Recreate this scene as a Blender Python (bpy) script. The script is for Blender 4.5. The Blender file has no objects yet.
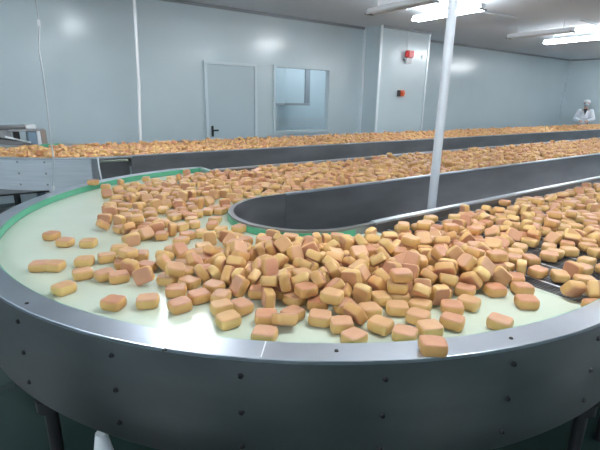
import bpy, bmesh, math, random
import numpy as np
from mathutils import Vector, Matrix, Quaternion, Euler
random.seed(3)
PI = math.pi
scene = bpy.context.scene
COL = scene.collection

# ------------------------------------------------------------------ camera
# world axes: X runs along the conveyor lanes, Y across them towards the panel wall, Z up; metres
cam_d = bpy.data.cameras.new('camera')
cam = bpy.data.objects.new('camera', cam_d); COL.objects.link(cam)
cam_d.sensor_width = 36.0
cam_d.lens = 25.8
cam_d.clip_start = 0.05
LANE = math.radians(54.5)
fwd0 = Vector((math.cos(LANE), math.sin(LANE), 0)); right = Vector((math.sin(LANE), -math.cos(LANE), 0))
pitch = math.atan(125/430.0); roll = math.radians(1.0)
fwd = fwd0*math.cos(pitch) - Vector((0,0,1))*math.sin(pitch)
up = right.cross(fwd)
r2 = right*math.cos(roll) + up*math.sin(roll); u2 = up*math.cos(roll) - right*math.sin(roll)
cam.matrix_world = Matrix((r2, u2, -fwd)).transposed().to_4x4()
cam.location = (-1.6564, -2.2290, 1.60)
scene.camera = cam

# ------------------------------------------------------------------ world and exposure
wd = bpy.data.worlds.new('world'); scene.world = wd; wd.use_nodes = True
wd.node_tree.nodes['Background'].inputs[0].default_value = (0.7, 0.8, 0.9, 1)
wd.node_tree.nodes['Background'].inputs[1].default_value = 0.3
scene.view_settings.view_transform = 'Standard'; scene.view_settings.look = 'None'
scene.view_settings.exposure = 0.8; scene.view_settings.gamma = 1.0
TUBE_STRENGTH = 60.0

# ------------------------------------------------------------------ materials
def mat(name, col, rough=.5, metal=0.0, spec=.5):
    m = bpy.data.materials.new(name); m.use_nodes = True
    b = m.node_tree.nodes['Principled BSDF']
    b.inputs['Base Color'].default_value = (*col, 1); b.inputs['Roughness'].default_value = rough
    b.inputs['Metallic'].default_value = metal; b.inputs['Specular IOR Level'].default_value = spec
    return m
def N(m, t, **kw):
    n = m.node_tree.nodes.new(t)
    for k, v in kw.items(): setattr(n, k, v)
    return n
def LK(m, a, b): m.node_tree.links.new(a, b)
def noise_vary(m, c0, c1, scale=4.0, detail=3.0, stretch=(1,1,1), rough=None, bump=0.0):
    b = m.node_tree.nodes['Principled BSDF']
    tc = N(m, 'ShaderNodeTexCoord'); mp = N(m, 'ShaderNodeMapping'); mp.inputs['Scale'].default_value = stretch
    nz = N(m, 'ShaderNodeTexNoise'); nz.inputs['Scale'].default_value = scale; nz.inputs['Detail'].default_value = detail
    LK(m, tc.outputs['Object'], mp.inputs['Vector']); LK(m, mp.outputs['Vector'], nz.inputs['Vector'])
    rp = N(m, 'ShaderNodeValToRGB'); rp.color_ramp.elements[0].position = .3; rp.color_ramp.elements[1].position = .7
    rp.color_ramp.elements[0].color = (*c0, 1); rp.color_ramp.elements[1].color = (*c1, 1)
    LK(m, nz.outputs['Fac'], rp.inputs['Fac']); LK(m, rp.outputs['Color'], b.inputs['Base Color'])
    if rough:
        mr = N(m, 'ShaderNodeMapRange'); mr.inputs[3].default_value, mr.inputs[4].default_value = rough
        LK(m, nz.outputs['Fac'], mr.inputs[0]); LK(m, mr.outputs[0], b.inputs['Roughness'])
    if bump:
        bp = N(m, 'ShaderNodeBump'); bp.inputs['Strength'].default_value = bump; bp.inputs['Distance'].default_value = .002
        LK(m, nz.outputs['Fac'], bp.inputs['Height']); LK(m, bp.outputs['Normal'], b.inputs['Normal'])
    return m
M = {}
M['wall'] = noise_vary(mat('sandwich_panel', (.5,.6,.65), .22, 0, .5), (.535,.64,.685), (.565,.665,.71), 1.2, 2, rough=(.16,.26))
M['ceiling'] = mat('ceiling_panel', (.74,.81,.88), .8, 0, .2)
M['alu'] = mat('aluminium_trim', (.80,.86,.90), .3, .35)
M['door'] = mat('door_panel', (.48,.59,.64), .3)
M['steel_bright'] = noise_vary(mat('brightened_steel', (.7,.75,.8), .45, .5), (.62,.68,.73), (.74,.79,.84), 3, 4, (1,1,14))  # steel made paler to carry the bright reflection on the far corner skirt
M['frame'] = mat('pale_frame', (.60,.70,.75), .3)
M['steel'] = noise_vary(mat('brushed_steel', (.6,.62,.65), .3, 1), (.62,.66,.70), (.74,.78,.82), 3, 4, (1,1,14), (.26,.42))
M['steel_rim'] = noise_vary(mat('polished_steel_rim', (.6,.62,.65), .3, 1), (.54,.58,.65), (.64,.68,.75), 5, 5, rough=(.28,.42))
M['steel_dark'] = noise_vary(mat('darkened_stainless', (.4,.42,.45), .4, 1), (.26,.265,.28), (.34,.345,.36), 2.2, 5, (1,1,3), (.32,.5))  # stainless darkened in colour for the dark surroundings reflected in skirt and plates
M['belt'] = noise_vary(mat('cream_belt', (.66,.73,.60), .22), (.62,.69,.56), (.66,.73,.61), 2.5, 3, rough=(.14,.28))
M['green'] = mat('green_wear_strip', (.10,.42,.26), .35)
M['floor'] = noise_vary(mat('green_epoxy_floor', (.05,.12,.105), .3), (.012,.030,.027), (.020,.044,.039), 1.5, 4, rough=(.2,.4))  # green epoxy, its colour darkened for the shadow under the conveyors
M['screw'] = mat('dark_screw', (.05,.05,.055), .4, .7)
M['bright_screw'] = mat('steel_screw', (.75,.77,.8), .3, 1)
M['white'] = mat('white_plastic', (.80,.83,.86), .4)
M['pole'] = mat('white_painted_pole', (.58,.62,.67), .35)
M['black'] = mat('black_plastic', (.02,.02,.023), .4)
M['red'] = mat('red_plastic', (.62,.03,.03), .35)
M['orange'] = mat('orange_red_plastic', (.80,.14,.04), .35)
M['grey'] = mat('grey_plastic', (.30,.32,.34), .5)
M['tan'] = mat('tan_panel', (.33,.27,.24), .5)
M['blue_grey'] = mat('blue_grey_panel', (.20,.29,.38), .35)
M['reflector'] = mat('white_lamp_housing', (.8,.83,.86), .4)
M['cable'] = mat('pale_grey_cable', (.55,.6,.64), .5)
M['coat'] = noise_vary(mat('white_coat', (.72,.78,.86), .8), (.66,.73,.82), (.78,.83,.90), 6, 3)
M['cap'] = mat('white_cap', (.82,.86,.90), .8)
M['mask'] = mat('grey_blue_mask', (.45,.54,.62), .8)
M['shirt'] = mat('dark_shirt', (.03,.04,.06), .8)
M['trousers'] = mat('white_trousers', (.6,.66,.74), .8)
M['skin'] = mat('skin', (.52,.32,.23), .5)
M['hair'] = mat('dark_hair', (.03,.025,.02), .6)
M['shoe'] = mat('white_boot', (.6,.6,.6), .5)
M['weld'] = mat('weld_bead', (.80,.82,.85), .5, .3)
def emitter(name, col, s):
    m = bpy.data.materials.new(name); m.use_nodes = True
    b = m.node_tree.nodes['Principled BSDF']; b.inputs['Base Color'].default_value = (.9,.9,.9,1)
    b.inputs['Emission Color'].default_value = (*col, 1); b.inputs['Emission Strength'].default_value = s
    return m
M['tube'] = emitter('lit_fluorescent_tube', (.93,.97,1.0), TUBE_STRENGTH)
M['fill_tube'] = emitter('added_fill_tube', (.93,.97,1.0), TUBE_STRENGTH*.55)  # only for the added lamps behind the window
M['dead_tube'] = mat('unlit_fluorescent_tube', (.75,.78,.8), .3)
def glass():
    m = mat('window_glass', (1,1,1), .02); b = m.node_tree.nodes['Principled BSDF']
    b.inputs['Transmission Weight'].default_value = 1.0; b.inputs['IOR'].default_value = 1.45
    return m
M['glass'] = glass()
def mesh_belt_mat():
    m = mat('dark_chain_belt', (.05,.053,.058), .4, .6); b = m.node_tree.nodes['Principled BSDF']
    tc = N(m, 'ShaderNodeTexCoord'); mp = N(m, 'ShaderNodeMapping'); mp.inputs['Scale'].default_value = (1,1,1)
    w1 = N(m, 'ShaderNodeTexWave'); w1.bands_direction = 'X'; w1.inputs['Scale'].default_value = 26
    w2 = N(m, 'ShaderNodeTexWave'); w2.bands_direction = 'Y'; w2.inputs['Scale'].default_value = 26
    LK(m, tc.outputs['Object'], mp.inputs['Vector'])
    for w in (w1, w2): LK(m, mp.outputs['Vector'], w.inputs['Vector'])
    mx = N(m, 'ShaderNodeMath', operation='MAXIMUM'); LK(m, w1.outputs['Fac'], mx.inputs[0]); LK(m, w2.outputs['Fac'], mx.inputs[1])
    rp = N(m, 'ShaderNodeValToRGB'); rp.color_ramp.elements[0].position = .55; rp.color_ramp.elements[1].position = .95
    rp.color_ramp.elements[0].color = (.018,.018,.02,1); rp.color_ramp.elements[1].color = (.12,.125,.135,1)
    LK(m, mx.outputs[0], rp.inputs['Fac']); LK(m, rp.outputs['Color'], b.inputs['Base Color'])
    bp = N(m, 'ShaderNodeBump'); bp.inputs['Strength'].default_value = .5; bp.inputs['Distance'].default_value = .003
    LK(m, mx.outputs[0], bp.inputs['Height']); LK(m, bp.outputs['Normal'], b.inputs['Normal'])
    return m
M['mesh_belt'] = mesh_belt_mat()
def cake_mat(name, per_object):
    m = mat(name, (.75,.46,.2), .45, 0, .55); b = m.node_tree.nodes['Principled BSDF']
    at = N(m, 'ShaderNodeAttribute', attribute_name='crust')
    if per_object: rnd = N(m, 'ShaderNodeObjectInfo').outputs['Random']
    else: rnd = N(m, 'ShaderNodeAttribute', attribute_name='tone').outputs['Fac']
    tc = N(m, 'ShaderNodeTexCoord'); nz = N(m, 'ShaderNodeTexNoise'); nz.inputs['Scale'].default_value = 38; nz.inputs['Detail'].default_value = 4
    LK(m, tc.outputs['Object'], nz.inputs['Vector'])
    side = N(m, 'ShaderNodeValToRGB')                       # golden crumb, cake by cake
    e = side.color_ramp.elements; e[0].position = 0; e[0].color = (.62,.34,.12,1); e[1].position = 1; e[1].color = (.70,.47,.18,1)
    top = N(m, 'ShaderNodeValToRGB')                        # baked crust, from pinkish brown to gold
    e = top.color_ramp.elements; e[0].position = 0; e[0].color = (.50,.215,.115,1); e[1].position = 1; e[1].color = (.63,.36,.155,1)
    k = e.new(.5); k.color = (.57,.30,.18,1)
    LK(m, rnd, side.inputs['Fac']); LK(m, rnd, top.inputs['Fac'])
    ad = N(m, 'ShaderNodeMath', operation='MULTIPLY_ADD'); ad.inputs[1].default_value = .9
    LK(m, nz.outputs['Fac'], ad.inputs[0])
    sb = N(m, 'ShaderNodeMath', operation='SUBTRACT'); LK(m, at.outputs['Fac'], sb.inputs[0]); sb.inputs[1].default_value = .45
    LK(m, sb.outputs[0], ad.inputs[2])
    mx = N(m, 'ShaderNodeMix', data_type='RGBA'); mx.clamp_factor = True
    LK(m, ad.outputs[0], mx.inputs['Factor']); LK(m, side.outputs['Color'], mx.inputs['A']); LK(m, top.outputs['Color'], mx.inputs['B'])
    LK(m, mx.outputs['Result'], b.inputs['Base Color'])
    bp = N(m, 'ShaderNodeBump'); bp.inputs['Strength'].default_value = .35; bp.inputs['Distance'].default_value = .002
    LK(m, nz.outputs['Fac'], bp.inputs['Height']); LK(m, bp.outputs['Normal'], b.inputs['Normal'])
    b.inputs['Subsurface Weight'].default_value = .0
    return m
M['cake'] = cake_mat('baked_cake', True)
M['cake_far'] = cake_mat('baked_cake_massed', False)

# ------------------------------------------------------------------ helpers
def link(name, me, parent=None):
    o = bpy.data.objects.new(name, me); COL.objects.link(o)
    if parent is not None:
        o.parent = parent; o.matrix_parent_inverse = Matrix.Translation(-parent.location) if parent.type == 'EMPTY' and False else Matrix.Identity(4)
    return o
def tag(o, label, cat, group=None):
    o['label'] = label; o['category'] = cat
    if group: o['group'] = group
    return o
def thing(name, label, cat, loc=(0,0,0), group=None):
    o = bpy.data.objects.new(name, None); COL.objects.link(o); o.location = loc; o.empty_display_size = .1
    return tag(o, label, cat, group)
class MB:
    """collects shapes given in world coordinates; build() links them as ONE mesh object"""
    def __init__(s): s.b = bmesh.new()
    def box(s, x0, x1, y0, y1, z0, z1, bevel=0.0):
        b = bmesh.new(); bmesh.ops.create_cube(b, size=1)
        bmesh.ops.scale(b, vec=(x1-x0, y1-y0, z1-z0), verts=b.verts)
        bmesh.ops.translate(b, vec=((x0+x1)/2, (y0+y1)/2, (z0+z1)/2), verts=b.verts)
        if bevel: bmesh.ops.bevel(b, geom=b.edges[:], offset=bevel, segments=2, affect='EDGES')
        return s._merge(b)
    def _merge(s, b):
        me = bpy.data.meshes.new('t'); b.to_mesh(me); b.free(); s.b.from_mesh(me); bpy.data.meshes.remove(me); return s
    def cyl(s, p, q, r, r2=None, n=16, caps=True):
        p, q = Vector(p), Vector(q); b = bmesh.new(); h = (q-p).length
        bmesh.ops.create_cone(b, cap_ends=caps, segments=n, radius1=r, radius2=r if r2 is None else r2, depth=h)
        rot = Vector((0,0,1)).rotation_difference((q-p).normalized()).to_matrix()
        bmesh.ops.rotate(b, matrix=rot, verts=b.verts); bmesh.ops.translate(b, vec=(p+q)/2, verts=b.verts)
        return s._merge(b)
    def ball(s, c, r, sc=(1,1,1), n=16):
        b = bmesh.new(); bmesh.ops.create_uvsphere(b, u_segments=n, v_segments=max(6,n//2), radius=r)
        bmesh.ops.scale(b, vec=sc, verts=b.verts); bmesh.ops.translate(b, vec=c, verts=b.verts)
        return s._merge(b)
    def tube(s, pts, r, n=8):
        pts = [Vector(p) for p in pts]; rings = []; b = s.b
        for i, p in enumerate(pts):
            t = (pts[min(i+1,len(pts)-1)] - pts[max(i-1,0)]).normalized()
            a = t.cross(Vector((.3,.9,.2))).normalized(); c = t.cross(a)
            rings.append([b.verts.new(p + a*r*math.cos(2*PI*k/n) + c*r*math.sin(2*PI*k/n)) for k in range(n)])
        for i in range(len(rings)-1):
            for k in range(n): b.faces.new((rings[i][k], rings[i][(k+1)%n], rings[i+1][(k+1)%n], rings[i+1][k]))
        b.faces.new(rings[0][::-1]); b.faces.new(rings[-1]); return s
    def sweep(s, prof, path, closed_prof=True):
        """prof: (offset outward, z) list; path: (x, y, nx, ny) list"""
        b = s.b; rows = [[b.verts.new((x+nx*o, y+ny*o, z)) for o, z in prof] for x, y, nx, ny in path]
        m = len(prof)
        for i in range(len(rows)-1):
            for k in range(m if closed_prof else m-1):
                b.faces.new((rows[i][k], rows[i][(k+1)%m], rows[i+1][(k+1)%m], rows[i+1][k]))
        if closed_prof: b.faces.new(rows[0][::-1]); b.faces.new(rows[-1])
        return s
    def prism(s, pts, z0, z1):
        b = s.b; lo = [b.verts.new((x,y,z0)) for x,y in pts]; hi = [b.verts.new((x,y,z1)) for x,y in pts]; n = len(pts)
        b.faces.new(lo[::-1]); b.faces.new(hi)
        for k in range(n): b.faces.new((lo[k], lo[(k+1)%n], hi[(k+1)%n], hi[k]))
        return s
    def build(s, name, m, parent=None, smooth=None):
        bmesh.ops.recalc_face_normals(s.b, faces=s.b.faces)
        base = Vector((0,0,0)); p = parent
        while p is not None: base += p.location; p = p.parent
        bmesh.ops.translate(s.b, vec=-base, verts=s.b.verts)
        me = bpy.data.meshes.new(name); s.b.to_mesh(me); s.b.free()
        me.materials.append(m)
        if smooth is not None:
            for f in me.polygons: f.use_smooth = True
            me.set_sharp_from_angle(angle=math.radians(smooth))
        o = bpy.data.objects.new(name, me); COL.objects.link(o); o.parent = parent
        return o
def struct(o): o['kind'] = 'structure'; return o
def arc(cx, cy, r, a0, a1, n):
    return [(cx+r*math.cos(a), cy+r*math.sin(a), math.cos(a), math.sin(a)) for a in [a0+(a1-a0)*k/n for k in range(n+1)]]

# ------------------------------------------------------------------ the room
ZC = 3.2
struct(MB().box(-6, 16.6, -7.2, 9.5, -.1, 0).build('floor', M['floor']))
struct(MB().box(-6, 16.6, -7.2, 9.5, ZC, ZC+.1).build('ceiling', M['ceiling']))
wl = MB()                                                     # left wall with the window opening
WX0, WX1, WZ0, WZ1 = 3.19, 4.68, .90, 2.27
wl.box(-6, WX0, 5.6, 5.7, 0, ZC); wl.box(WX1, 5.66, 5.6, 5.7, 0, ZC)
wl.box(WX0, WX1, 5.6, 5.7, 0, WZ0); wl.box(WX0, WX1, 5.6, 5.7, WZ1, ZC)
struct(wl.build('wall_left', M['wall']))
struct(MB().box(5.66, 7.30, 5.10, 6.0, 0, ZC).build('wall_pillar', M['wall']))
struct(MB().box(7.30, 16.5, 5.95, 6.05, 0, ZC).build('wall_back', M['wall']))
struct(MB().box(16.4, 16.5, -7.1, 5.95, 0, ZC).build('wall_right', M['wall']))
struct(MB().box(-6, 16.5, -7.2, -7.1, 0, ZC).build('wall_front', M['wall']))
struct(MB().box(-6.1, -6, -7.2, 5.7, 0, ZC).build('wall_near', M['wall']))
# small room seen through the window
struct(MB().box(1.8, 1.9, 5.7, 8.3, 0, ZC).box(7.0, 7.1, 6.05, 8.3, 0, ZC).box(1.8, 7.1, 8.3, 8.4, 0, ZC).build('wall_inner', M['wall']))
# trims
struct(MB().box(5.605, 5.655, 5.56, 5.599, 0, ZC).build('trim_1', M['alu']))
struct(MB().box(5.64, 5.70, 5.075, 5.099, 0, ZC).build('trim_2', M['alu']))
struct(MB().box(7.262, 7.305, 5.08, 5.099, 0, ZC).build('trim_3', M['alu']))
struct(MB().box(16.33, 16.399, 5.90, 5.949, 0, ZC).build('trim_4', M['wall']))
M['cove'] = mat('cove_strip', (.24,.27,.30), .4)
struct(MB().box(-6, 5.6, 5.55, 5.599, ZC-.05, ZC-.002).build('trim_5', M['cove']))
struct(MB().box(5.70, 7.30, 5.05, 5.099, ZC-.05, ZC-.002).build('trim_6', M['cove']))
struct(MB().box(7.31, 16.35, 5.90, 5.949, ZC-.05, ZC-.002).build('trim_7', M['cove']))
struct(MB().box(16.36, 16.399, -7, 5.89, ZC-.05, ZC-.002).build('trim_8', M['cove']))
# window: frame, glass
wf = MB(); fw = .05
wf.box(WX0, WX0+fw, 5.57, 5.71, WZ0, WZ1); wf.box(WX1-fw, WX1, 5.57, 5.71, WZ0, WZ1)
wf.box(WX0+fw, WX1-fw, 5.57, 5.71, WZ0, WZ0+.07); wf.box(WX0+fw, WX1-fw, 5.57, 5.71, WZ1-.04, WZ1)
win = struct(wf.build('window_1', M['wall']))
MB().box(WX0+fw, WX1-fw, 5.648, 5.654, WZ0+.07, WZ1-.04).build('window_pane', M['glass'], win)
# door
dr = struct(MB().box(1.76, 2.74, 5.575, 5.599, .0, 2.20).build('door_1', M['door']))
MB().box(1.70, 1.755, 5.56, 5.599, 0, 2.26).box(2.745, 2.80, 5.56, 5.599, 0, 2.26).box(1.755, 2.745, 5.56, 5.599, 2.205, 2.26).build('door_frame', M['frame'], dr)
MB().box(1.80, 1.84, 5.56, 5.574, .90, 1.10).box(1.80, 1.93, 5.53, 5.559, 1.0, 1.03).build('door_handle', M['black'], dr)

# duct and box hanging in the room behind the window
hb = thing('wall_cabinet', 'pale square cabinet hanging in the room behind the window', 'cabinet', (5.0, 7.6, 1.5))
MB().box(4.72, 5.36, 7.5, 7.95, 1.52, 2.9, .01).build('cabinet_body', M['wall'], hb)
MB().box(5.37, 5.54, 7.5, 7.95, 1.52, 2.9, .01).build('cabinet_side', M['cove'], hb)
MB().box(4.72, 5.54, 7.5, 7.95, 1.46, 1.515).build('cabinet_base', M['grey'], hb)

# ------------------------------------------------------------------ lamps
def lamp(x, y0, y1, lit, label, group=None, tube='tube'):
    t = thing('ceiling_lamp', label, 'lamp', (x, (y0+y1)/2, ZC), group)
    h = MB().box(x-.062, x+.062, y0, y1, ZC-.20, ZC-.13, .006)
    h.cyl((x, y0+.2, ZC-.13), (x, y0+.2, ZC-.001), .012, n=8).cyl((x, y1-.2, ZC-.13), (x, y1-.2, ZC-.001), .012, n=8)
    h.build('housing', M['reflector'], t)
    for dx in (-.075, .075):
        c = MB().cyl((x+dx, y0+.03, ZC-.20), (x+dx, y1-.03, ZC-.20),   .022, n=8)
        c.build('tube', M[tube] if lit else M['dead_tube'], t, 40)
    for yy in (y0+.015, y1-.015):
        MB().box(x-.10, x+.10, yy-.012, yy+.012, ZC-.225, ZC-.201).build('lamp_holder', M['grey'], t)
    return t
lamp(4.82, 2.1, 3.45, True, 'lit twin tube ceiling lamp above the pillar, nearer of the two lit')
lamp(9.45, 2.1, 3.45, True, 'lit twin tube ceiling lamp at the top right, before the corner')
lamp(3.80, 2.2, 3.55, False, 'unlit ceiling lamp left of the nearer lit lamp')
lamp(8.05, 2.2, 3.55, False, 'unlit ceiling lamp just left of the far lit lamp')
for x in (-4.6, 0.1, 14.1):
    lamp(x, 2.1, 3.45, True, 'lit twin tube ceiling lamp in the row over the lanes', 'ceiling lamps in rows')
for x in (-4.6, 0.1, 4.8, 9.45, 14.1):
    for y in (-1.9, -5.6): lamp(x, y, y+1.35, True, 'lit twin tube ceiling lamp in the rows on the camera side', 'ceiling lamps in rows')
for x in (3.4, 6.0):  # unseen lamps, added to brighten the room behind the window
    lamp(x, 6.25, 7.55, True, 'added unseen tube lamp brightening the room behind the window', 'added lamps behind the window', 'fill_tube')
# ceiling conduits
tag(MB().tube([(5.55, 2.85, ZC-.03), (6.9, 2.72, ZC-.03)], .018).build('conduit', M['alu']), 'thin metal conduit on the ceiling right of the nearer lit lamp', 'conduit')
tag(MB().tube([(8.0, 2.1, ZC-.03), (8.75, 2.1, ZC-.03)], .018).build('conduit', M['alu']), 'thin metal conduit on the ceiling left of the far lit lamp', 'conduit')

# ------------------------------------------------------------------ the turn of the cooling line (foreground)
ZB, ZR = .91, .952
turn = thing('turn_conveyor', 'round stainless turn of the conveyor in the foreground with cream belt', 'conveyor', (0, 0, 0))
outer = arc(0, 0, 1.72, PI/2, 1.5*PI, 96)
outer = outer + [(x, -1.72, 0, -1) for x in (.3, .8, 1.4, 2.2, 3.2, 5.0)]
full = outer
MB().sweep([(0, ZR-.012), (0, ZR), (.084, ZR), (.0855, ZR-.002), (.0855, ZR-.012)], full).build('top_rim', M['steel_rim'], turn, 30)
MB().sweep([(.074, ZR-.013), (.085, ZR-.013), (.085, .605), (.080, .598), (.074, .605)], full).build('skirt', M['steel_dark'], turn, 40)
MB().sweep([(-.004, .912), (-.004, ZR-.002), (-.0002, ZR-.002), (-.0002, .912)], arc(0, 0, 1.72, PI/2, 1.5*PI, 96)).build('wear_strip', M['green'], turn, 40)
# cream belt of the turn
icx, icy, ir = -.15, -.16, .46
b = MB(); o_ = arc(0, 0, 1.715, PI/2, 1.5*PI, 72); i_ = arc(icx, icy, ir+.004, PI/2, 1.5*PI, 72)
rows = []
for k in range(73):
    a, c = o_[k], i_[k]
    rows.append([b.b.verts.new((a[0], a[1], ZB)), b.b.verts.new((c[0], c[1], ZB)), b.b.verts.new((c[0], c[1], ZB-.012)), b.b.verts.new((a[0], a[1], ZB-.012))])
for k in range(72):
    for q in range(4): b.b.faces.new((rows[k][q], rows[k][(q+1)%4], rows[k+1][(q+1)%4], rows[k+1][q]))
q = [b.b.verts.new(p) for p in ((0,.305,ZB),(0,1.715,ZB),(icx,.305,ZB))]; b.b.faces.new(q)
q = [b.b.verts.new(p) for p in ((0,-.625,ZB),(icx,-.575,ZB),(0,-1.715,ZB))]; b.b.faces.new(q)
b.build('turn_belt', M['belt'], turn)
# inner guide drum
MB().sweep([(0, .62), (0, ZR+.006), (-.03, ZR+.006), (-.03, .62)], [(-.002, icy+ir, 0, 1)]+arc(icx, icy, ir, PI/2, 1.5*PI, 40)+[(-.002, icy-ir, 0, -1)]).build('inner_guide', M['steel_dark'], turn, 40)
MB().sweep([(.001, .912), (.001, ZR-.006), (.004, ZR-.006), (.004, .912)], arc(icx, icy, ir, PI/2, 1.5*PI, 40)).build('inner_wear_strip', M['green'], turn, 40)
# seam and screws
a = math.radians(-130.3)
MB().tube([(1.724*math.cos(a), 1.724*math.sin(a), ZR+.0005), (1.803*math.cos(a), 1.803*math.sin(a), ZR+.0005)], .0022, 6).build('weld_seam', M['weld'], turn)
for ang in (-157.7, -144.3, -132.0, -119.8, -107.6, -96, -172, 176):
    a = math.radians(ang); c, s_ = math.cos(a), math.sin(a)
    for z in (.895, .780, .666):
        MB().cyl((1.806*c, 1.806*s_, z), (1.812*c, 1.812*s_, z), .0085, .006, 10).build('screw', M['screw'], turn)
for px, py in ((-1.64,-.69), (-1.36,-1.2), (-.98,-1.46), (-.52,-1.69)):
    MB().cyl((px, py, ZR-.001), (px, py, ZR+.003), .007, .005, 10).build('screw', M['screw'], turn)
# legs of the turn
for ang in (-157, -112, -92, 165, 130, 100):
    a = math.radians(ang); c, s_ = math.cos(a)*1.765, math.sin(a)*1.765
    lg = MB().cyl((c, s_, .05), (c, s_, .62), .022, n=12).cyl((c, s_, .545), (c, s_, .59), .042, .042, 12)
    lg = lg.build('leg', M['screw'], turn, 40)
    MB().cyl((c, s_, 0.001), (c, s_, .05), .055, .03, 12).build('leg_foot', M['black'], lg, 40)
a = math.radians(-148.5); c, s_ = 1.765*math.cos(a), 1.765*math.sin(a)
wl_ = MB().cyl((c, s_, .36), (c, s_, .55), .05, .018, 14).cyl((c, s_, .05), (c, s_, .36), .02, n=12).build('leg', M['white'], turn, 40)
MB().cyl((c, s_, .001), (c, s_, .05), .055, .03, 12).build('leg_foot', M['black'], wl_, 40)
MB().box(-.6, .05, -.5, .25, .62, .64).build('drum_floor', M['steel_dark'], turn)
MB().box(-.04, .0, 1.505, 1.80, .66, ZR).build('end_plate', M['steel'], turn)

# ------------------------------------------------------------------ straight lanes
def lane(label, x0, x1, y0, y1, near, far, rods):
    """near / far: None or (z bottom) of the side plates"""
    t = thing('lane_conveyor', label, 'conveyor', (x0, (y0+y1)/2, 0))
    m = MB().box(x0+.002, x1, y0+.003, y1-.003, ZB-.02, ZB-.002)
    m.build('mesh_belt', M['mesh_belt'], t)
    x = x0+.09
    while rods and x < x0+rods:
        MB().cyl((x, y0+.01, ZB-.003), (x, y1-.01, ZB-.003), .0045, n=8).build('cross_rod', M['bright_screw'], t); x += .2
    if near is not None:
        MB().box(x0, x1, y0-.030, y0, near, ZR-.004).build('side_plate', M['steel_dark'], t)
        MB().box(x0, x1, y0-.045, y0, ZR-.004, ZR+.010, .004).build('top_rail', M['steel_rim'], t)
    if far is not None:
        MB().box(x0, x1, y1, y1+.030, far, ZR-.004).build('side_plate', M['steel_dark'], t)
        MB().box(x0, x1, y1, y1+.045, ZR-.004, ZR+.010, .004).build('top_rail', M['steel_rim'], t)
    x = x0+.6
    while x < min(x1, x0+9):
        for y in (y0+.05, y1-.05):
            MB().cyl((x, y, .0), (x, y, ZB-.02), .025, n=10).build('support_leg', M['screw'], t, 40)
        x += 2.0
    return t
lane('near conveyor lane at right, dark chain belt running from the round turn', .002, 7.0, -1.716, -.62, None, .62, 6.0)
lane('middle conveyor lane with dark side plate, feeding the back of the round turn', .002, 15.0, .30, 1.50, .62, .62, 0)
lane('far conveyor lane packed with cakes, nearest the panel wall', -.38, 16.2, 2.93, 4.40, .62, .62, 0)
tag(MB().box(1.25, 6.5, -.57, .25, .60, .615).build('drip_tray', M['steel_dark']), 'dark steel drip tray in the gap between near and middle lanes', 'tray')

# far turn at the left end of the far lane
ft = thing('turn_conveyor', 'bright steel corner of the far conveyor at left edge, behind the round turn', 'conveyor', (-.4, 4.55, 0))
fp = [(-.385, 2.83, 0, -1)] + arc(-.4, 4.55, 1.70, 1.5*PI, PI, 30)
MB().sweep([(-.10, ZR-.006), (-.10, ZR+.004), (.02, ZR+.004), (.02, ZR-.006)], fp).build('top_rim', M['steel_rim'], ft, 40)
fs_ = arc(-.4, 4.55, 1.70, math.radians(256.2), PI, 28)
MB().sweep([(.0, ZR-.007), (.012, ZR-.007), (.012, .60), (.0, .60)], fs_).build('skirt', M['steel_bright'], ft, 40)
MB().box(-.79, -.385, 3.0, 3.02, .62, ZR-.008).build('side_plate', M['steel_dark'], ft)
MB().box(-.80, -.74, 2.905, 2.93, .60, ZR-.008).build('skirt_post', M['steel'], ft)
pts = [(x, y) for x, y, _, _ in arc(-.4, 4.55, 1.60, 1.5*PI, PI, 30)] + [(-.385, 4.55)]
MB().prism(pts, ZB-.02, ZB-.002).build('turn_belt', M['belt'], ft)
MB().box(-2.0, -.385, 4.56, 4.59, .62, ZR+.01).build('back_rail', M['steel'], ft)
MB().box(-1.12, -.86, 4.545, 4.559, ZB, ZR+.02).build('wear_strip', M['green'], ft)
for ang in (-128.5, -119, -101):
    a = math.radians(ang); c, s_ = math.cos(a), math.sin(a)
    for z in (.92, .80, .68):
        MB().cyl((-.4+1.713*c, 4.55+1.713*s_, z), (-.4+1.718*c, 4.55+1.718*s_, z), .012, .009, 8).build('screw', M['grey'], ft)
for x, y in ((-1.5, 3.6), (-.9, 3.2), (-.6, 4.3), (-1.5, 4.4)):
    MB().cyl((x, y, 0), (x, y, ZB-.02), .025, n=10).build('support_leg', M['screw'], ft, 40)
MB().box(-1.9, -.4, 3.05, 4.5, .60, .618).build('under_tray', M['screw'], ft)

# ------------------------------------------------------------------ pole, conduit, hanging cables
t = thing('support_pole', 'white round pole standing between the near and middle lanes', 'pole', (1.12, -.13, 0))
MB().cyl((1.12, -.13, .03), (1.12, -.13, ZC-.02), .033, n=20).build('shaft', M['pole'], t, 40)
MB().cyl((1.12, -.13, 0.001), (1.12, -.13, .03), .08, n=20).build('base_flange', M['pole'], t, 40)
MB().cyl((1.12, -.13, ZC-.02), (1.12, -.13, ZC-.001), .07, n=20).build('ceiling_flange', M['pole'], t, 40)
t = thing('conduit', 'thin white vertical pipe dropping to the far lane, left of the door', 'pipe', (.22, 4.52, 0))
MB().tube([(.26, 4.50, ZC-.001), (.24, 4.50, 2.5), (.22, 4.50, 1.8), (.19, 4.50, 1.3), (.17, 4.50, .80)], .021, 10).build('pipe', M['white'], t, 40)
MB().cyl((.17, 4.50, .70), (.17, 4.50, .80), .03, n=10).build('pipe_end', M['grey'], t, 40)
t = thing('hanging_cable', 'thin grey cable hanging from the ceiling at far left, ending in a plug', 'cable', (-1.15, 2.77, ZC))
cp = [(-1.12,2.77,ZC-.001), (-1.13,2.77,2.6), (-1.13,2.77,2.28)]
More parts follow.
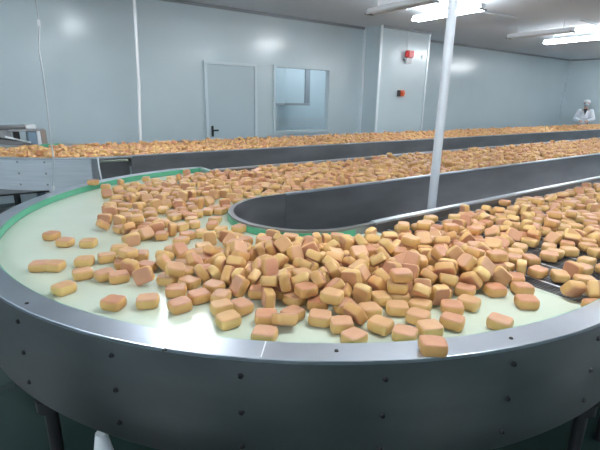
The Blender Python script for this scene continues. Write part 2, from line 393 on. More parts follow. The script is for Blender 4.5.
MB().tube(cp, .004, 6).build('upper_cable', M['grey'], t)
MB().box(-1.143, -1.117, 2.757, 2.783, 2.22, 2.28, .004).build('connector', M['white'], t)
MB().tube([(-1.13,2.77,2.22), (-1.16,2.77,2.02), (-1.155,2.77,1.79), (-1.16,2.77,1.46), (-1.17,2.77,1.17), (-1.165,2.77,1.0), (-1.18,2.77,.88), (-1.21,2.77,.71)], .008, 6).build('lower_cable', M['cable'], t)
MB().cyl((-1.21,2.77,.71), (-1.215,2.77,.66), .017, .012, 10).build('plug', M['white'], t)
tag(MB().tube([(-.74,2.82,.965), (-.75,2.80,.95), (-.75,2.80,.86), (-.735,2.80,.72)], .008, 6).build('cable', M['white']), 'short white cable hanging down the steel corner of the far conveyor', 'cable')

# ------------------------------------------------------------------ alarm and button on the pillar
t = thing('alarm_sounder', 'red alarm sounder with white base high on the pillar', 'alarm', (6.55, 5.09, 2.58))
MB().box(6.47, 6.66, 5.03, 5.099, 2.46, 2.58, .008).build('alarm_base', M['white'], t)
MB().box(6.46, 6.67, 4.98, 5.095, 2.585, 2.74, .02).build('alarm_lens', M['red'], t)
MB().cyl((6.43, 5.02, 2.55), (6.43, 5.09, 2.55), .035, n=12).build('alarm_horn', M['grey'], t)
MB().tube([(6.53, 5.085, 2.75), (6.52, 5.085, ZC-.06)], .006, 6).build('alarm_cable', M['white'], t)
t = thing('call_button', 'small orange button on a dark box, on the pillar below the alarm', 'button', (6.4, 5.09, 1.78))
MB().box(6.30, 6.39, 5.06, 5.099, 1.72, 1.86, .006).build('button_box', M['black'], t)
MB().box(6.391, 6.52, 5.05, 5.099, 1.72, 1.86, .008).build('button_plate', M['orange'], t)
MB().cyl((6.46, 5.02, 1.79), (6.46, 5.049, 1.79), .04, n=14).build('push_button', M['orange'], t, 40)
tag(MB().box(7.06, 7.14, 5.06, 5.099, 2.60, 2.68, .01).build('glint_plate', M['alu']), 'small bright bracket at the right edge of the pillar', 'glint')  # bright plate standing in for a lamp's reflection on the pillar

# ------------------------------------------------------------------ machine at the far left behind the far lane
t = thing('packing_machine', 'grey packing machine at far left behind the far conveyor', 'machine', (-1.4, 4.95, 0))
MB().box(-1.95, -1.22, 4.75, 5.15, 1.17, 1.20).box(-1.95,-1.9,4.75,4.8,0,1.17).box(-1.95,-1.9,5.1,5.15,0,1.17).build('top_frame', M['steel_dark'], t)
MB().box(-1.25, -1.13, 4.74, 4.95, 1.165, 1.215, .005).build('top_bracket', M['white'], t)
MB().box(-1.24, -1.14, 4.72, 5.1, .0, 1.12, .006).build('control_cabinet', M['blue_grey'], t)
MB().box(-1.135, -1.09, 4.72, 5.1, .0, 1.13, .006).build('cabinet_frame', M['white'], t)
MB().box(-1.085, -1.02, 4.74, 5.1, .0, 1.15, .006).build('cabinet_side', M['tan'], t)
MB().box(-1.45, -1.04, 4.74, 5.1, 1.13, 1.16, .004).build('cabinet_top', M['grey'], t)
MB().box(-1.95, -1.42, 4.78, 5.1, 1.05, 1.16, .01).build('feed_hopper', M['grey'], t)
MB().box(-1.40, -1.33, 4.78, 5.1, .98, 1.15, .01).build('motor', M['black'], t)
ch = MB().prism([(-1.95,1.10),(-1.2,.98),(-1.2,.93),(-1.95,1.02)], 4.70, 5.0)
for v in ch.b.verts: v.co = (v.co.x, v.co.z, v.co.y)
ch.build('chute', M['steel_dark'], t)
sl = MB().prism([(-1.50,1.085),(-1.22,.995),(-1.22,.975),(-1.50,1.06)], 4.68, 4.699)
for v in sl.b.verts: v.co = (v.co.x, v.co.z, v.co.y)
sl.build('chute_edge', M['alu'], t)

# ------------------------------------------------------------------ the worker at the far end
PX, PY = 15.55, 4.75
to_cam = (Vector((-1.66,-2.23,0)) - Vector((PX,PY,0))); to_cam.z = 0; to_cam.normalize()
side = Vector((-to_cam.y, to_cam.x, 0))                        # to the worker's left hand
person = thing('person', 'person in white coat, cap and face mask standing at the end of the far lane', 'person', (PX, PY, 0))
def P(f, s, z): return Vector((PX,PY,0)) + to_cam*f + side*s + Vector((0,0,z))
def skin_mesh(name, verts, edges, radii, m, root=0, sub=2):
    me = bpy.data.meshes.new(name); base = Vector((PX,PY,0))
    me.from_pydata([v-base for v in verts], edges, [])
    o = bpy.data.objects.new(name, me); COL.objects.link(o)
    md = o.modifiers.new('skin', 'SKIN'); md.use_smooth_shade = True
    for i, sv in enumerate(me.skin_vertices[0].data):
        r = radii[i]; sv.radius = r if isinstance(r, tuple) else (r, r); sv.use_root = (i == root)
    sd = o.modifiers.new('sub', 'SUBSURF'); sd.levels = sub; sd.render_levels = sub
    dg = bpy.context.evaluated_depsgraph_get(); ev = o.evaluated_get(dg)
    nm = bpy.data.meshes.new_from_object(ev); nm.name = name; nm.materials.clear(); nm.materials.append(m)
    for f in nm.polygons: f.use_smooth = True
    o.modifiers.clear(); o.data = nm; o.parent = person
    return o
# body: legs, trunk, arms, neck, head and hands as one skin
bv, be, br = [], [], []
def bn(p, r, par=None):
    bv.append(p); br.append(r)
    if par is not None: be.append((par, len(bv)-1))
    return len(bv)-1
pel = bn(P(0,0,.95), (.15,.11)); ab = bn(P(.0,0,1.12), (.14,.10), pel); chs = bn(P(0,0,1.32), (.12,.09), ab); nk0 = bn(P(0,0,1.45), (.08,.07), chs)
nk = bn(P(.01,0,1.52), .052, nk0); hd0 = bn(P(.03,0,1.58), (.070,.078), nk); hd1 = bn(P(.03,0,1.66), (.076,.088), hd0); bn(P(.02,0,1.73), (.055,.065), hd1)
for s in (-1, 1):
    h = bn(P(0,.09*s,.88), .09, pel); k = bn(P(.02,.10*s,.48), .058, h); a = bn(P(0,.10*s,.10), .042, k); f0 = bn(P(.04,.10*s,.05), .042, a); bn(P(.17,.11*s,.04), .036, f0)
    sh = bn(P(0,.17*s,1.385), .045, chs); el = bn(P(.02,.255*s,1.13), .036, sh); wr = bn(P(.22,.10*s,1.06), .030, el)
    pm = bn(P(.28,.07*s,1.055), (.034,.020), wr)
    for j, (dy, ln) in enumerate(((-.028,.062), (-.009,.072), (.010,.068), (.028,.052))):
        a1 = bn(P(.305,.07*s+dy,1.05), .0095, pm); a2 = bn(P(.305+ln*.55,.07*s+dy,1.035), .0088, a1); bn(P(.305+ln*.8,.07*s+dy,1.008), .0078, a2)
    th = bn(P(.27,.035*s,1.05), .011, pm); bn(P(.305,.018*s,1.04), .0095, th)
skin_mesh('body', bv, be, br, M['skin'])
# coat
cv, ce, cr = [], [], []
def cn(p, r, par=None):
    cv.append(p); cr.append(r)
    if par is not None: ce.append((par, len(cv)-1))
    return len(cv)-1
c0 = cn(P(0,0,1.0), (.19,.145)); c1 = cn(P(0,0,1.15), (.18,.135), c0); c2 = cn(P(0,0,1.33), (.215,.185), c1); cn(P(0,0,1.43), (.16,.15), c2)
lo = cn(P(0,0,.78), (.21,.15), c0); cn(P(0,0,.58), (.22,.16), lo)
skin_mesh('coat', cv, ce, cr, M['coat'])
def local(mb, name, m, sm=50): return mb.build(name, m, person, sm)
for s in (-1, 1):
    a, e, w = P(0,.175*s,1.375), P(.02,.262*s,1.13), P(.205,.112*s,1.063)
    local(MB().ball(a, .088, n=16).cyl(a, e, .086, .072, 16).ball(e, .073, n=16).cyl(e, w, .072, .050, 16), 'sleeve', M['coat'])
# V of the dark shirt, collar flaps
vb = MB(); pts = [P(.165,-.062,1.475), P(.165,.062,1.475), P(.195,.0,1.25)]; bk = [p - to_cam*.02 for p in pts]
f = [vb.b.verts.new(p) for p in pts]; g = [vb.b.verts.new(p) for p in bk]
vb.b.faces.new(f); vb.b.faces.new(g[::-1])
for k in range(3): vb.b.faces.new((f[k], f[(k+1)%3], g[(k+1)%3], g[k]))
local(vb, 'shirt', M['shirt'])
# face: cap, mask, eyes, nose, ears
hc = P(.03,0,1.655)
capm = MB().ball(P(.012,0,1.70), .108, (1,1,.82), 20)
for v in capm.b.verts:
    if v.co.z < 1.685: v.co.z = 1.685
local(capm, 'cap', M['cap'])
local(MB().ball(P(.085,0,1.605), .07, (1,1,1.0), 16), 'mask', M['mask'])
local(MB().ball(P(.112,0,1.652), .017, (1,1,1.3), 10), 'nose', M['skin'])
for s in (-1, 1):
    local(MB().ball(P(.105,.032*s,1.662), .012, n=10), 'eye', M['hair'])
    local(MB().ball(P(.02,.082*s,1.645), .022, (.6,.6,1.2), 10), 'ear', M['skin'])
    local(MB().tube([P(.09,.03*s,1.676), P(.085,.055*s,1.674)], .006, 6), 'eyebrow', M['hair'])
    local(MB().ball(P(.10,.10*s,.05), .06, (1.6,1,.8), 12), 'boot', M['shoe'])

# ------------------------------------------------------------------ cakes
CL, CW, CH = .074, .063, .037
def cake_rings(n, levels, ex=4.8):
    vs, cr = [], []
    for z, f, c in levels:
        for k in range(n):
            th = 2*PI*k/n; c_, s_ = math.cos(th), math.sin(th)
            vs.append((CL/2*f*math.copysign(abs(c_)**(2/ex), c_), CW/2*f*math.copysign(abs(s_)**(2/ex), s_), z)); cr.append(c)
    return vs, cr
def cake_mesh(seed):
    rnd = random.Random(seed); n = 28; H = CH
    lv = [(-H/2,.72,1.0), (-H*.49,.80,1.0), (-H*.44,.88,.7), (-H*.32,.955,.15), (-H*.08,.995,.0), (H*.12,1.0,.0), (H*.30,.975,.0), (H*.40,.95,.2), (H*.455,.92,.9), (H*.49,.87,1.0), (H*.505,.80,1.0), (H*.50,.5,.95)]
    vs, cr = cake_rings(n, lv)
    sx, sy, bx, by = rnd.uniform(-.08,.08), rnd.uniform(-.08,.08), rnd.uniform(-.05,.05), rnd.uniform(-.05,.05)
    ph = [rnd.uniform(0, 6.28) for _ in range(4)]
    out = []
    for x, y, z in vs:
        k = 1 + .018*math.sin(5*math.atan2(y, x)+ph[0]) + .014*math.sin(9*math.atan2(y, x)+ph[1])
        if z > 0: z *= 1 + sx*x/CL*2 + sy*y/CW*2
        out.append((x*k*(1+by*y/CW), y*k*(1+bx*x/CL), z))
    L_ = len(lv); f = []
    for r in range(L_-1):
        for k in range(n): f.append((r*n+k, r*n+(k+1)%n, (r+1)*n+(k+1)%n, (r+1)*n+k))
    out.append((0,0,CH*.47)); cr.append(.95); t_ = len(out)-1
    for k in range(n): f.append(((L_-1)*n+k, (L_-1)*n+(k+1)%n, t_))
    f.append(tuple(range(n))[::-1])
    me = bpy.data.meshes.new('cake'); me.from_pydata(out, [], f)
    at = me.attributes.new('crust', 'FLOAT', 'POINT'); at.data.foreach_set('value', cr)
    for p in me.polygons: p.use_smooth = True
    me.materials.append(M['cake']); return me
CAKES = [cake_mesh(s) for s in range(8)]
def unpack(nums):
    a = np.array(nums, float).reshape(-1, 6)
    q = np.array([tuple(Euler((math.radians(r[3]), math.radians(r[4]), math.radians(r[5]))).to_quaternion()) for r in a])
    return a[:, :3]/1000.0, q
# resting places of the cakes: x, y, height above the belt in mm, then three angles in degrees
MAIN = [
-1570,-280,19,0,0,-26, -1520,-310,19,0,0,-40, -1410,-320,19,0,0,-28, -1440,-460,19,0,0,0, -1520,-570,19,0,0,24, -1440,0,19,0,0,-44, -1350,-70,19,0,0,-30, -1320,-320,19,0,0,-11,
-1480,150,19,0,0,45, -1370,-520,19,0,0,4, -1330,-570,19,0,0,-6, -1400,-790,19,0,0,-51, -1280,-440,19,0,0,-6, -1300,-840,19,0,0,-26, -1220,-930,19,0,0,3, -1140,-900,19,0,0,3,
-1130,-1110,19,0,0,0, -1110,-1020,19,0,0,-6, -1050,-1050,19,0,0,-81, -1020,-1160,19,0,0,-30, -1080,-1250,19,0,0,-48, -940,-1190,19,0,0,14, -880,-1260,19,0,0,-44, -850,-1330,19,0,0,-33,
-870,-1410,19,0,0,7, -750,-1400,19,0,0,-75, -620,-1350,19,0,0,-40, -540,-1380,19,0,0,-70, -610,-1430,19,0,0,-70, -730,-1480,19,0,0,-61, -640,-1500,19,0,0,-26, -540,-1510,19,0,0,-66,
-770,-1610,62,0,0,-40, -420,-1600,19,0,0,-75, -200,-1570,19,0,0,-40, -100,-1500,19,0,0,-36, -200,-1450,19,0,0,-26, 150,-1520,19,0,0,40, -30,-1720,19,0,0,-26, 310,-1540,19,0,0,-6,
-300,-1390,19,0,0,-66, -460,-1450,19,0,0,-46, -380,-1460,19,0,0,-77, -1190,-810,19,0,0,-26, -1180,-690,19,0,0,-44, -1210,-520,19,0,0,-56, -870,-1100,19,0,0,-75, -710,-1310,19,0,0,-16,
-1070,1310,62,0,0,-46, -1260,-660,42,77,-24,-30, -990,-1220,30,-26,11,-13, 10,-1630,40,-61,13,-28, -800,-1220,59,0,0,-61, -820,-1170,19,0,0,-40, -760,-1240,19,0,0,-16, -120,-1300,106,3,17,15,
-600,-1149,71,-124,-1,25, -710,-788,100,-45,-27,100, -537,-1194,53,48,-37,117, -874,-1026,20,0,0,-175, -452,-974,70,-32,-2,169, -130,-716,33,-99,4,-162, -344,-1168,76,-172,-55,15, -624,-856,79,85,-28,-34,
-379,-1282,56,-26,-29,-143, -846,-1136,61,0,0,177, -539,-1286,98,0,0,152, -281,-1158,58,0,-180,49, -873,-870,58,-140,-14,59, 179,-1070,43,101,43,-15, -898,-849,34,-175,42,-40, -415,-842,72,-96,4,-107,
-778,-1115,79,-58,-154,44, -161,-1376,79,51,44,-35, -933,-914,42,40,-131,87, -335,-1021,95,-132,12,65, -574,-1211,38,8,-58,169, -82,-1009,74,-41,-2,153, -884,-1058,77,4,-78,145, -148,-1080,32,-90,-4,164,
-381,-960,58,0,0,-95, -635,-1016,67,52,-11,97, -924,-1022,70,0,-26,-129, -200,-1197,87,30,7,4, -199,-1035,98,0,0,99, -783,-727,72,-65,-3,-125, -482,-1044,59,50,-37,95, -777,-868,63,-73,28,33,
-445,-1384,38,25,102,-85, 78,-1178,58,0,0,-131, -281,-1043,58,0,0,-36, -923,-764,56,-41,0,-50, -34,-1438,20,0,0,-147, -345,-1345,59,-8,-18,-135, -999,-936,38,9,-61,-7, -1076,-946,20,0,-180,43,
-208,-1384,55,51,44,80, -777,-1016,58,0,0,-98, -311,-1304,76,-125,13,120, -671,-926,34,-58,3,89, -474,-819,54,141,-41,-38, 47,-1235,60,-81,39,-49, -570,-474,32,86,4,-60, -879,-717,64,-156,13,88,
-353,-888,76,-41,28,-93, -206,-1175,55,-28,13,-143, -745,-1164,57,-23,-32,-8, -528,-1015,47,-32,41,-30, -753,-756,77,-17,-64,165, -490,-1199,77,107,10,86, -550,-1296,20,0,0,-33, -484,-1116,94,144,18,38,
-287,-639,20,0,0,138, -969,-872,38,58,84,9, -643,-916,76,147,16,-58, -823,-1074,66,48,20,150, -453,-1317,38,6,67,-137, -674,-1232,38,-50,-83,-107, -822,-700,37,4,-49,-41, -946,-986,20,0,0,-41,
-691,-598,58,0,0,21, -544,-748,57,170,-45,10, -109,-1416,41,84,39,-53, -721,-935,63,-31,-17,-106, -993,-839,42,-89,136,42, -852,-651,71,-41,-155,-8, -614,-1268,20,0,0,-116, -713,-1177,32,39,2,-139,
-372,-1039,63,-41,44,-75, -37,-1080,78,36,6,134, -727,-1078,42,77,-69,119, -334,-1108,48,-42,21,153, -249,-1380,42,-49,47,-37, -192,-1263,96,-70,-48,136, -59,-1360,98,0,0,150, -875,-634,38,-140,28,-12,
132,-1231,71,-27,8,110, -702,-861,77,10,-61,90, -688,-1092,80,-28,-54,-171, -264,-1281,70,85,-3,-63, -551,-1284,58,0,0,134, -955,-1067,32,-86,4,69, -272,-868,69,27,-3,148, -438,-668,38,-25,-102,1,
-442,-1239,72,-66,0,119, -502,-1349,48,-158,48,52, 51,-1341,20,0,0,91, -784,-1319,34,-59,-3,-90, -861,-922,77,25,-111,-115, -187,-894,72,124,3,-23, -590,-970,71,48,-170,-42, -535,-921,64,13,-1,63,
-658,-1158,70,94,-13,-75, -389,-674,32,86,-4,-115, -558,-1089,66,13,24,177, -209,-1324,91,46,-6,-113, 71,-1041,73,20,-21,-133, -972,-722,38,0,86,132, -562,-618,58,0,0,-52, 75,-1399,32,86,4,26,
-1042,-619,42,-44,-29,-153, -1144,-542,33,-127,-3,70, -1156,-714,61,9,14,-15, -1038,-447,35,4,-38,103, -1042,-526,33,2,144,-59, -1115,-467,32,3,-150,37, -1104,-665,20,0,0,41, -919,-423,20,0,0,-8,
-1066,-753,38,-9,61,-15, -941,-569,46,45,6,99, -986,-577,20,0,0,109, -788,-441,34,-176,-37,21, -714,-444,20,0,0,-179, -861,-364,38,50,83,-64, -960,-647,36,-4,40,113, -1191,-375,20,0,180,70,
-1020,-776,34,-121,3,84, -1124,-772,20,0,0,117, -1063,-858,20,0,0,116, -885,-43,20,0,0,-165, -606,355,38,-51,83,101, -429,547,38,-50,-83,107, -640,-239,20,0,0,20, -1076,112,58,0,0,175,
-954,-100,32,-86,-4,79, -840,-209,20,0,-180,69, -873,431,38,50,83,-21, -973,464,33,99,-4,-80, -806,-35,20,0,0,-114, -792,50,20,0,0,51, -476,966,32,86,-4,157, -1033,774,31,139,2,14,
-916,-209,20,0,0,3, -733,-217,20,0,0,-129, -1142,207,32,-86,-4,112, -1017,591,20,0,0,126, -848,170,20,0,0,26, -575,583,38,130,97,-40, -1017,-44,32,86,-4,2, -1174,-169,32,-86,-4,2,
-797,471,32,-21,-163,-84, -703,176,20,0,0,78, -1143,21,36,5,-41,-85, -776,-366,33,-99,-4,-67, -732,-107,20,0,0,-127, -858,670,32,-51,177,1, -944,703,33,-99,4,-91, -1276,-525,32,86,-4,124,
-352,420,32,-86,4,-28, -561,156,20,0,0,-144, -1258,-432,61,0,0,-71, -467,289,32,-86,-4,-9, -675,-14,20,0,0,-143, -1044,985,33,-56,177,1, -1024,-141,20,0,0,64, -1138,438,32,-86,-4,160,
-1250,-238,20,0,180,-23, -535,393,33,-53,177,28, -1234,181,31,144,-2,-90, -627,186,20,0,0,46, -737,380,33,-99,-4,-51, -948,297,20,0,0,-39, -1089,-105,32,-43,-177,18, -847,367,20,0,0,58,
-633,594,38,130,97,-14, -1164,88,20,0,0,-161, -972,-276,20,0,0,-149, -1203,284,32,-86,-4,148, 178,-1312,20,0,0,22, 60,-767,58,180,0,42, 512,-1058,35,5,134,-110, 457,-1149,40,-52,-26,134,
419,-855,32,-86,4,97, 567,-726,20,0,0,-38, 661,-851,33,-65,3,2, 428,-657,20,0,180,-11, 623,-786,34,-143,11,-113, 609,-903,20,0,0,-104, 382,-1163,32,-139,1,52, 308,-1018,58,0,0,116,
539,-1212,38,-9,-61,-161, 420,-1056,36,-23,23,116, 350,-1245,20,0,0,-168, 608,-1157,38,-8,57,-8, 589,-1282,35,-5,135,-18, 253,-922,58,0,0,-22, 260,-1269,20,0,180,-53, 487,-1222,20,0,0,94,
160,-818,58,0,0,-55, 497,-843,38,-9,-61,35, 227,-1210,55,25,14,-70, 354,-1380,20,0,0,-69, 604,-1483,20,0,0,153, 116,-1450,20,0,0,-1, 427,-1508,20,0,0,179, 236,-1357,20,0,0,-123,
738,-1387,20,0,0,-62, 420,-1375,20,0,0,103, 180,-1600,20,0,0,132, 35,-1689,51,112,-146,6, 600,-1350,20,0,0,27, 478,-1321,20,0,0,-159, 508,-1400,20,0,0,137, 238,-1532,32,-86,-4,71,
1147,-1235,20,180,0,-66, 657,-1420,20,0,0,157, 1299,-887,20,0,0,-69, 1196,-1145,20,0,0,131, 1058,-891,38,-130,97,-34, 1137,-1129,58,0,0,23, 780,-1323,32,86,4,-101, 1584,-802,36,-5,-43,-41,
1549,-1010,20,0,0,-116, 986,-1221,20,0,0,143, 901,-1318,33,-65,3,6, 782,-965,32,-133,-3,108, 1254,-1205,20,0,0,53, 742,-1170,20,0,0,32, 815,-1391,31,35,-178,-46, 2058,-786,35,-5,135,45,
1020,-1090,58,0,0,-74, 928,-1030,20,0,0,49, 907,-1199,20,0,0,23, 1408,-998,58,0,0,101, 630,-1037,34,-5,-139,-14, 881,-739,33,176,36,4, 871,-811,36,4,41,71, 814,-1170,58,0,0,-87,
886,-991,32,-86,4,-123, 1222,-662,20,0,0,-78, 718,-684,38,50,-83,108, 1315,-840,58,0,0,99, 655,-976,32,86,-4,-52, 698,-1089,38,26,102,-85, 719,-1314,39,-41,-29,128, 1536,-1090,32,86,4,-19,
668,-1344,33,-65,-3,-80, -220,369,20,0,0,-99, -343,339,20,0,-180,31, -337,558,33,99,-4,-65, 110,-1670,19,0,0,-26, -380,-1350,19,0,0,-66, 12,-1272,38,17,37,-52, -658,-504,32,-86,-4,44,
-666,-1097,20,0,0,107, -113,-1045,32,-86,4,-28, -441,-1098,20,0,0,-67, -358,-829,38,9,-61,169, -490,-868,32,86,-4,4, -314,-897,34,-52,3,115, -568,-699,46,-98,142,17, -399,-1033,34,57,-2,68,
-138,-1193,35,4,38,100, -160,-889,20,0,0,-15, -228,-928,41,96,139,17, -681,-731,77,54,17,174, -70,-1198,40,25,-40,71, -414,-1272,20,0,0,86, -459,-1154,62,68,-44,-42, -447,-742,20,0,0,-122,
-790,-1030,20,0,-180,15, -720,-989,20,0,0,-20, 90,-953,38,32,150,64, -559,-1130,20,0,0,85, -522,-955,20,0,0,166, -148,-966,72,-99,-4,119, -683,-815,32,86,1,144, -326,-1236,40,155,-46,-48,
-754,-915,35,32,-15,121, -620,-1085,44,-13,60,-1, -224,-974,49,78,153,15, -641,-607,20,0,0,-98, -305,-1062,20,0,0,-89, -3,-1210,20,0,0,-19, 109,-1232,20,0,0,-173, -640,-686,37,-12,-40,-110,
-820,-895,20,0,0,-85, -145,-1334,37,-35,-20,29, -588,-814,58,0,0,48, -197,-1131,20,0,0,-79, -41,-941,20,0,0,-109, -676,-1025,40,50,26,44, -257,-872,20,0,0,136, -604,-762,20,0,0,-91,
53,-1092,37,6,-46,-33, -150,-957,20,0,0,173, 83,-1161,20,0,0,71, -238,-1317,20,0,0,-25, -860,-763,20,0,0,-89, -825,-560,58,180,0,40, 58,-1016,20,0,0,162, -304,-1294,20,0,0,71,
-61,-1266,20,0,0,8, -294,-814,33,65,3,47, -500,-1265,33,82,-4,-44, -444,-603,20,0,0,8, -891,-941,20,0,0,40, -753,-803,38,7,53,92, -407,-1128,54,-37,-2,-152, -627,-868,20,0,0,-61,
-803,-960,38,7,121,95, -796,-613,33,-47,-3,50, -618,-965,20,0,0,55, -242,-1089,42,78,-40,-141, -103,-920,50,37,-137,-13, -627,-644,69,144,8,-71, -40,-881,38,-36,27,17, -195,-1022,58,0,0,17,
-306,-965,58,0,0,166, -857,-992,57,-19,-21,-44, 16,-951,36,-43,-12,-125, 10,-1146,20,0,0,170, -289,-977,20,0,0,102, -3,-1023,58,0,0,-47, -914,-694,20,0,0,123, 171,-1150,20,0,180,33,
-368,-964,20,0,0,60, -940,-799,20,0,0,126, -763,-727,20,0,-180,-58, -417,-846,20,0,0,122, 9,-1145,58,0,0,56, -510,-654,20,0,0,-94, -777,-1100,20,0,0,119, -330,-766,38,50,-83,113,
-250,-749,20,0,-180,-39, 120,-1095,20,0,0,-38, -77,-992,37,-154,-33,24, -633,-1188,20,0,0,-57, -580,-1029,20,0,0,-36, -45,-1230,73,-1,-33,153, -575,-900,38,5,59,-25, -208,-828,33,3,-31,-60,
-72,-1369,58,0,0,-31, -362,-1172,20,0,0,122, -210,-1028,20,0,0,168, -514,-752,33,45,3,-96, 101,-1288,39,-33,-28,146, -465,-927,36,-69,11,-34, -16,-1328,38,130,97,32, 135,-920,32,-134,-3,-72,
-10,-1046,20,0,0,-63, -717,-609,20,0,0,-42, 129,-1014,37,7,125,78, -167,-1317,65,36,-19,-99, -681,-731,20,0,0,48, -505,-1118,33,-65,3,-93, -56,-1098,48,-17,33,23, -253,-1225,20,0,0,42,
-578,-633,20,0,0,-111, -84,-1142,20,0,0,102, -457,-1204,20,0,0,20, -655,-773,70,-58,-3,1, -399,-1208,58,0,0,-57, -213,-1254,43,37,-25,74, -129,-1237,73,-42,5,-153, -379,-753,20,0,0,72,
-705,-677,38,-52,97,78, -768,-662,38,84,-85,38, -714,-861,20,0,0,129, -398,-903,33,-65,2,-145, -818,-817,59,29,27,112, -141,-1260,20,0,0,-156, -86,-1358,20,0,0,-30, -88,-1289,58,1,-3,38,
-550,-831,20,0,0,-125, -124,-1138,60,30,161,31, -269,-1153,20,0,0,-175, -450,-1003,20,0,0,150, -1254,-357,20,0,0,-109, -822,-535,20,0,0,116, -1048,-380,20,0,0,-65, -1081,-580,20,0,0,139,
-878,-574,20,0,0,103, -762,-509,27,19,-1,119, -901,-500,20,0,0,122, -976,-486,20,0,0,-114, -1026,-686,20,0,0,176, -659,1017,20,0,0,-73, -418,1174,20,0,0,-115, -334,1345,20,0,0,-54,
-826,1123,20,0,0,-46, -1083,147,20,0,0,116, -1084,262,20,0,0,56, -951,1068,33,-65,3,-162, -475,731,20,0,0,-130, -188,1362,20,0,0,137, -725,464,20,0,0,-5, -666,391,20,0,-180,67,
-712,776,20,0,0,-142, -540,762,20,0,0,-39, -1071,8,20,0,0,148, -941,1003,20,0,0,-172, -1122,-43,20,0,0,61, -926,1148,20,0,0,-105, -1027,233,32,86,4,76, -861,1051,20,0,0,-94,
-1079,337,20,0,0,-13, -301,1169,33,-65,3,146, -769,542,20,0,0,75, -992,13,32,86,-4,36, -325,1104,20,0,0,72, -616,1188,20,0,0,-152, -677,1247,20,0,0,-116, -755,305,20,0,0,91,
-258,1222,20,0,0,25, -543,660,33,94,1,45, -1096,662,20,0,0,-50, -246,1066,20,0,0,-88, -762,128,20,0,0,-67, -714,956,20,0,0,-133, -1029,1049,20,0,0,115, -773,1229,23,172,0,-82,
-880,955,35,4,-37,-147, -926,388,20,0,0,109, -578,870,20,0,0,-49, -479,1044,20,0,0,59, -849,736,20,0,0,-114, -600,1054,33,99,-4,113, -830,607,20,0,0,14, -625,1493,20,0,0,-115,
-861,831,26,1,-166,-2, -680,309,20,0,0,62, -537,1091,20,0,0,-174, -487,509,20,0,0,7, -376,1232,20,0,0,-35, -695,530,20,0,-180,78, -876,494,20,0,0,3, -939,77,20,0,0,88,
-590,1284,20,0,0,-141, -916,892,20,0,0,30, -1168,-108,20,0,0,-167, -407,819,20,0,0,164, -801,1171,33,94,-4,-39, -345,829,32,-86,4,99, -560,245,20,0,0,166, -557,973,20,0,0,-48,
-785,1063,32,138,2,40, -756,-294,20,0,0,-1, -265,1300,20,0,0,-114, -710,632,20,0,0,103, -765,722,20,0,0,-132, -393,1311,38,8,-122,-39, -382,882,38,50,-83,60, -544,450,20,0,0,29,
-427,672,20,0,0,160, -661,857,20,0,0,-136, -779,204,20,0,0,29, -1014,384,20,-180,0,57, -712,1157,20,0,0,177, -609,688,20,0,0,40, -936,815,23,179,-6,7, -1042,698,20,0,0,-56,
-934,560,20,0,0,109, -1110,575,20,0,0,-26, -512,1173,28,-22,179,8, -626,766,20,0,0,-110, -820,897,20,0,0,71, -774,635,32,-86,4,112, -301,997,20,0,0,-20, -756,844,20,0,0,-122,
-283,1101,58,0,0,-87, -893,763,32,86,2,-119, -438,1409,20,0,0,-12, -442,1328,20,0,0,62, -583,1366,20,0,180,13, -721,-366,20,0,0,116, -1183,371,20,0,0,137, -998,873,20,0,0,143,
-867,1336,32,-86,-4,94, -629,926,20,0,180,-40, -398,1043,20,0,0,-120, -985,1312,20,0,0,-12, -1141,497,32,86,-4,-46, -153,1488,20,0,-180,-42, -1034,63,20,0,0,-43, -494,200,20,0,0,-104,
-980,148,20,0,0,-41, -377,748,32,86,4,144, -524,1243,20,0,0,91, -848,1233,20,0,0,-123, -826,264,20,0,0,-20, -1066,466,20,0,0,-83, -302,888,20,0,0,95, -442,350,20,0,0,-120,
-599,503,20,0,0,72, -744,1016,20,180,0,39, -471,862,20,180,0,-16, -395,595,20,0,0,67, 476,-1103,20,0,0,-24, 198,-994,20,0,0,-110, 313,-722,20,0,-180,-81, 63,-775,20,0,0,74,
458,-945,20,0,0,-81, 334,-1114,20,0,0,-32, 210,-826,20,0,0,-23, 238,-1023,41,-59,-29,-130, 122,-845,20,0,0,164, 284,-815,20,0,0,-77, 250,-1181,20,0,0,134, 214,-741,20,0,0,-8,
273,-912,20,0,0,167, 434,-784,20,0,0,171, 303,-1037,20,0,0,-121, 552,-1144,20,0,0,-4, 175,-1235,33,43,3,92, 337,-954,32,-3,26,-31, 409,-973,37,-46,-15,87, 254,-1098,20,0,0,138,
-38,-808,20,0,0,106, 50,-890,20,0,0,159, 529,-910,20,180,0,61, 559,-842,20,0,0,-46, 197,-904,20,0,0,87, 342,-875,30,26,2,101, 572,-1005,20,0,0,169, 121,-701,20,0,0,8,
685,-1654,20,0,0,70, 904,-1371,20,0,0,177, 655,-1264,20,0,0,7, 831,-1503,20,0,0,73, 330,-1679,20,0,0,-24, 838,-1268,20,0,0,-23, 467,-1672,20,0,0,9, 851,-1683,34,4,143,-86,
757,-1669,20,0,0,102, 399,-1595,20,0,0,86, 566,-1597,20,0,0,-56, 577,-1677,20,0,0,120, 748,-1468,20,0,0,-129, 748,-1260,20,0,0,36, 1007,-1643,20,0,0,-30, 2810,-1242,20,0,0,-108,
1187,-898,20,0,0,-166, 3472,-1056,20,0,0,47, 2434,-1352,20,0,0,56, 1902,-747,20,0,0,79, 3076,-1353,20,0,-180,13, 1697,-744,20,0,0,114, 2176,-1240,32,-86,-4,169, 2907,-988,20,0,0,40,
2355,-1238,20,0,0,73, 1934,-1313,20,0,0,-22, 3025,-1480,20,0,180,-89, 2596,-810,20,0,0,-119, 2135,-1036,43,31,-31,36, 2666,-1506,20,0,0,-154, 1046,-1013,20,0,0,166, 2354,-1333,20,0,0,41,
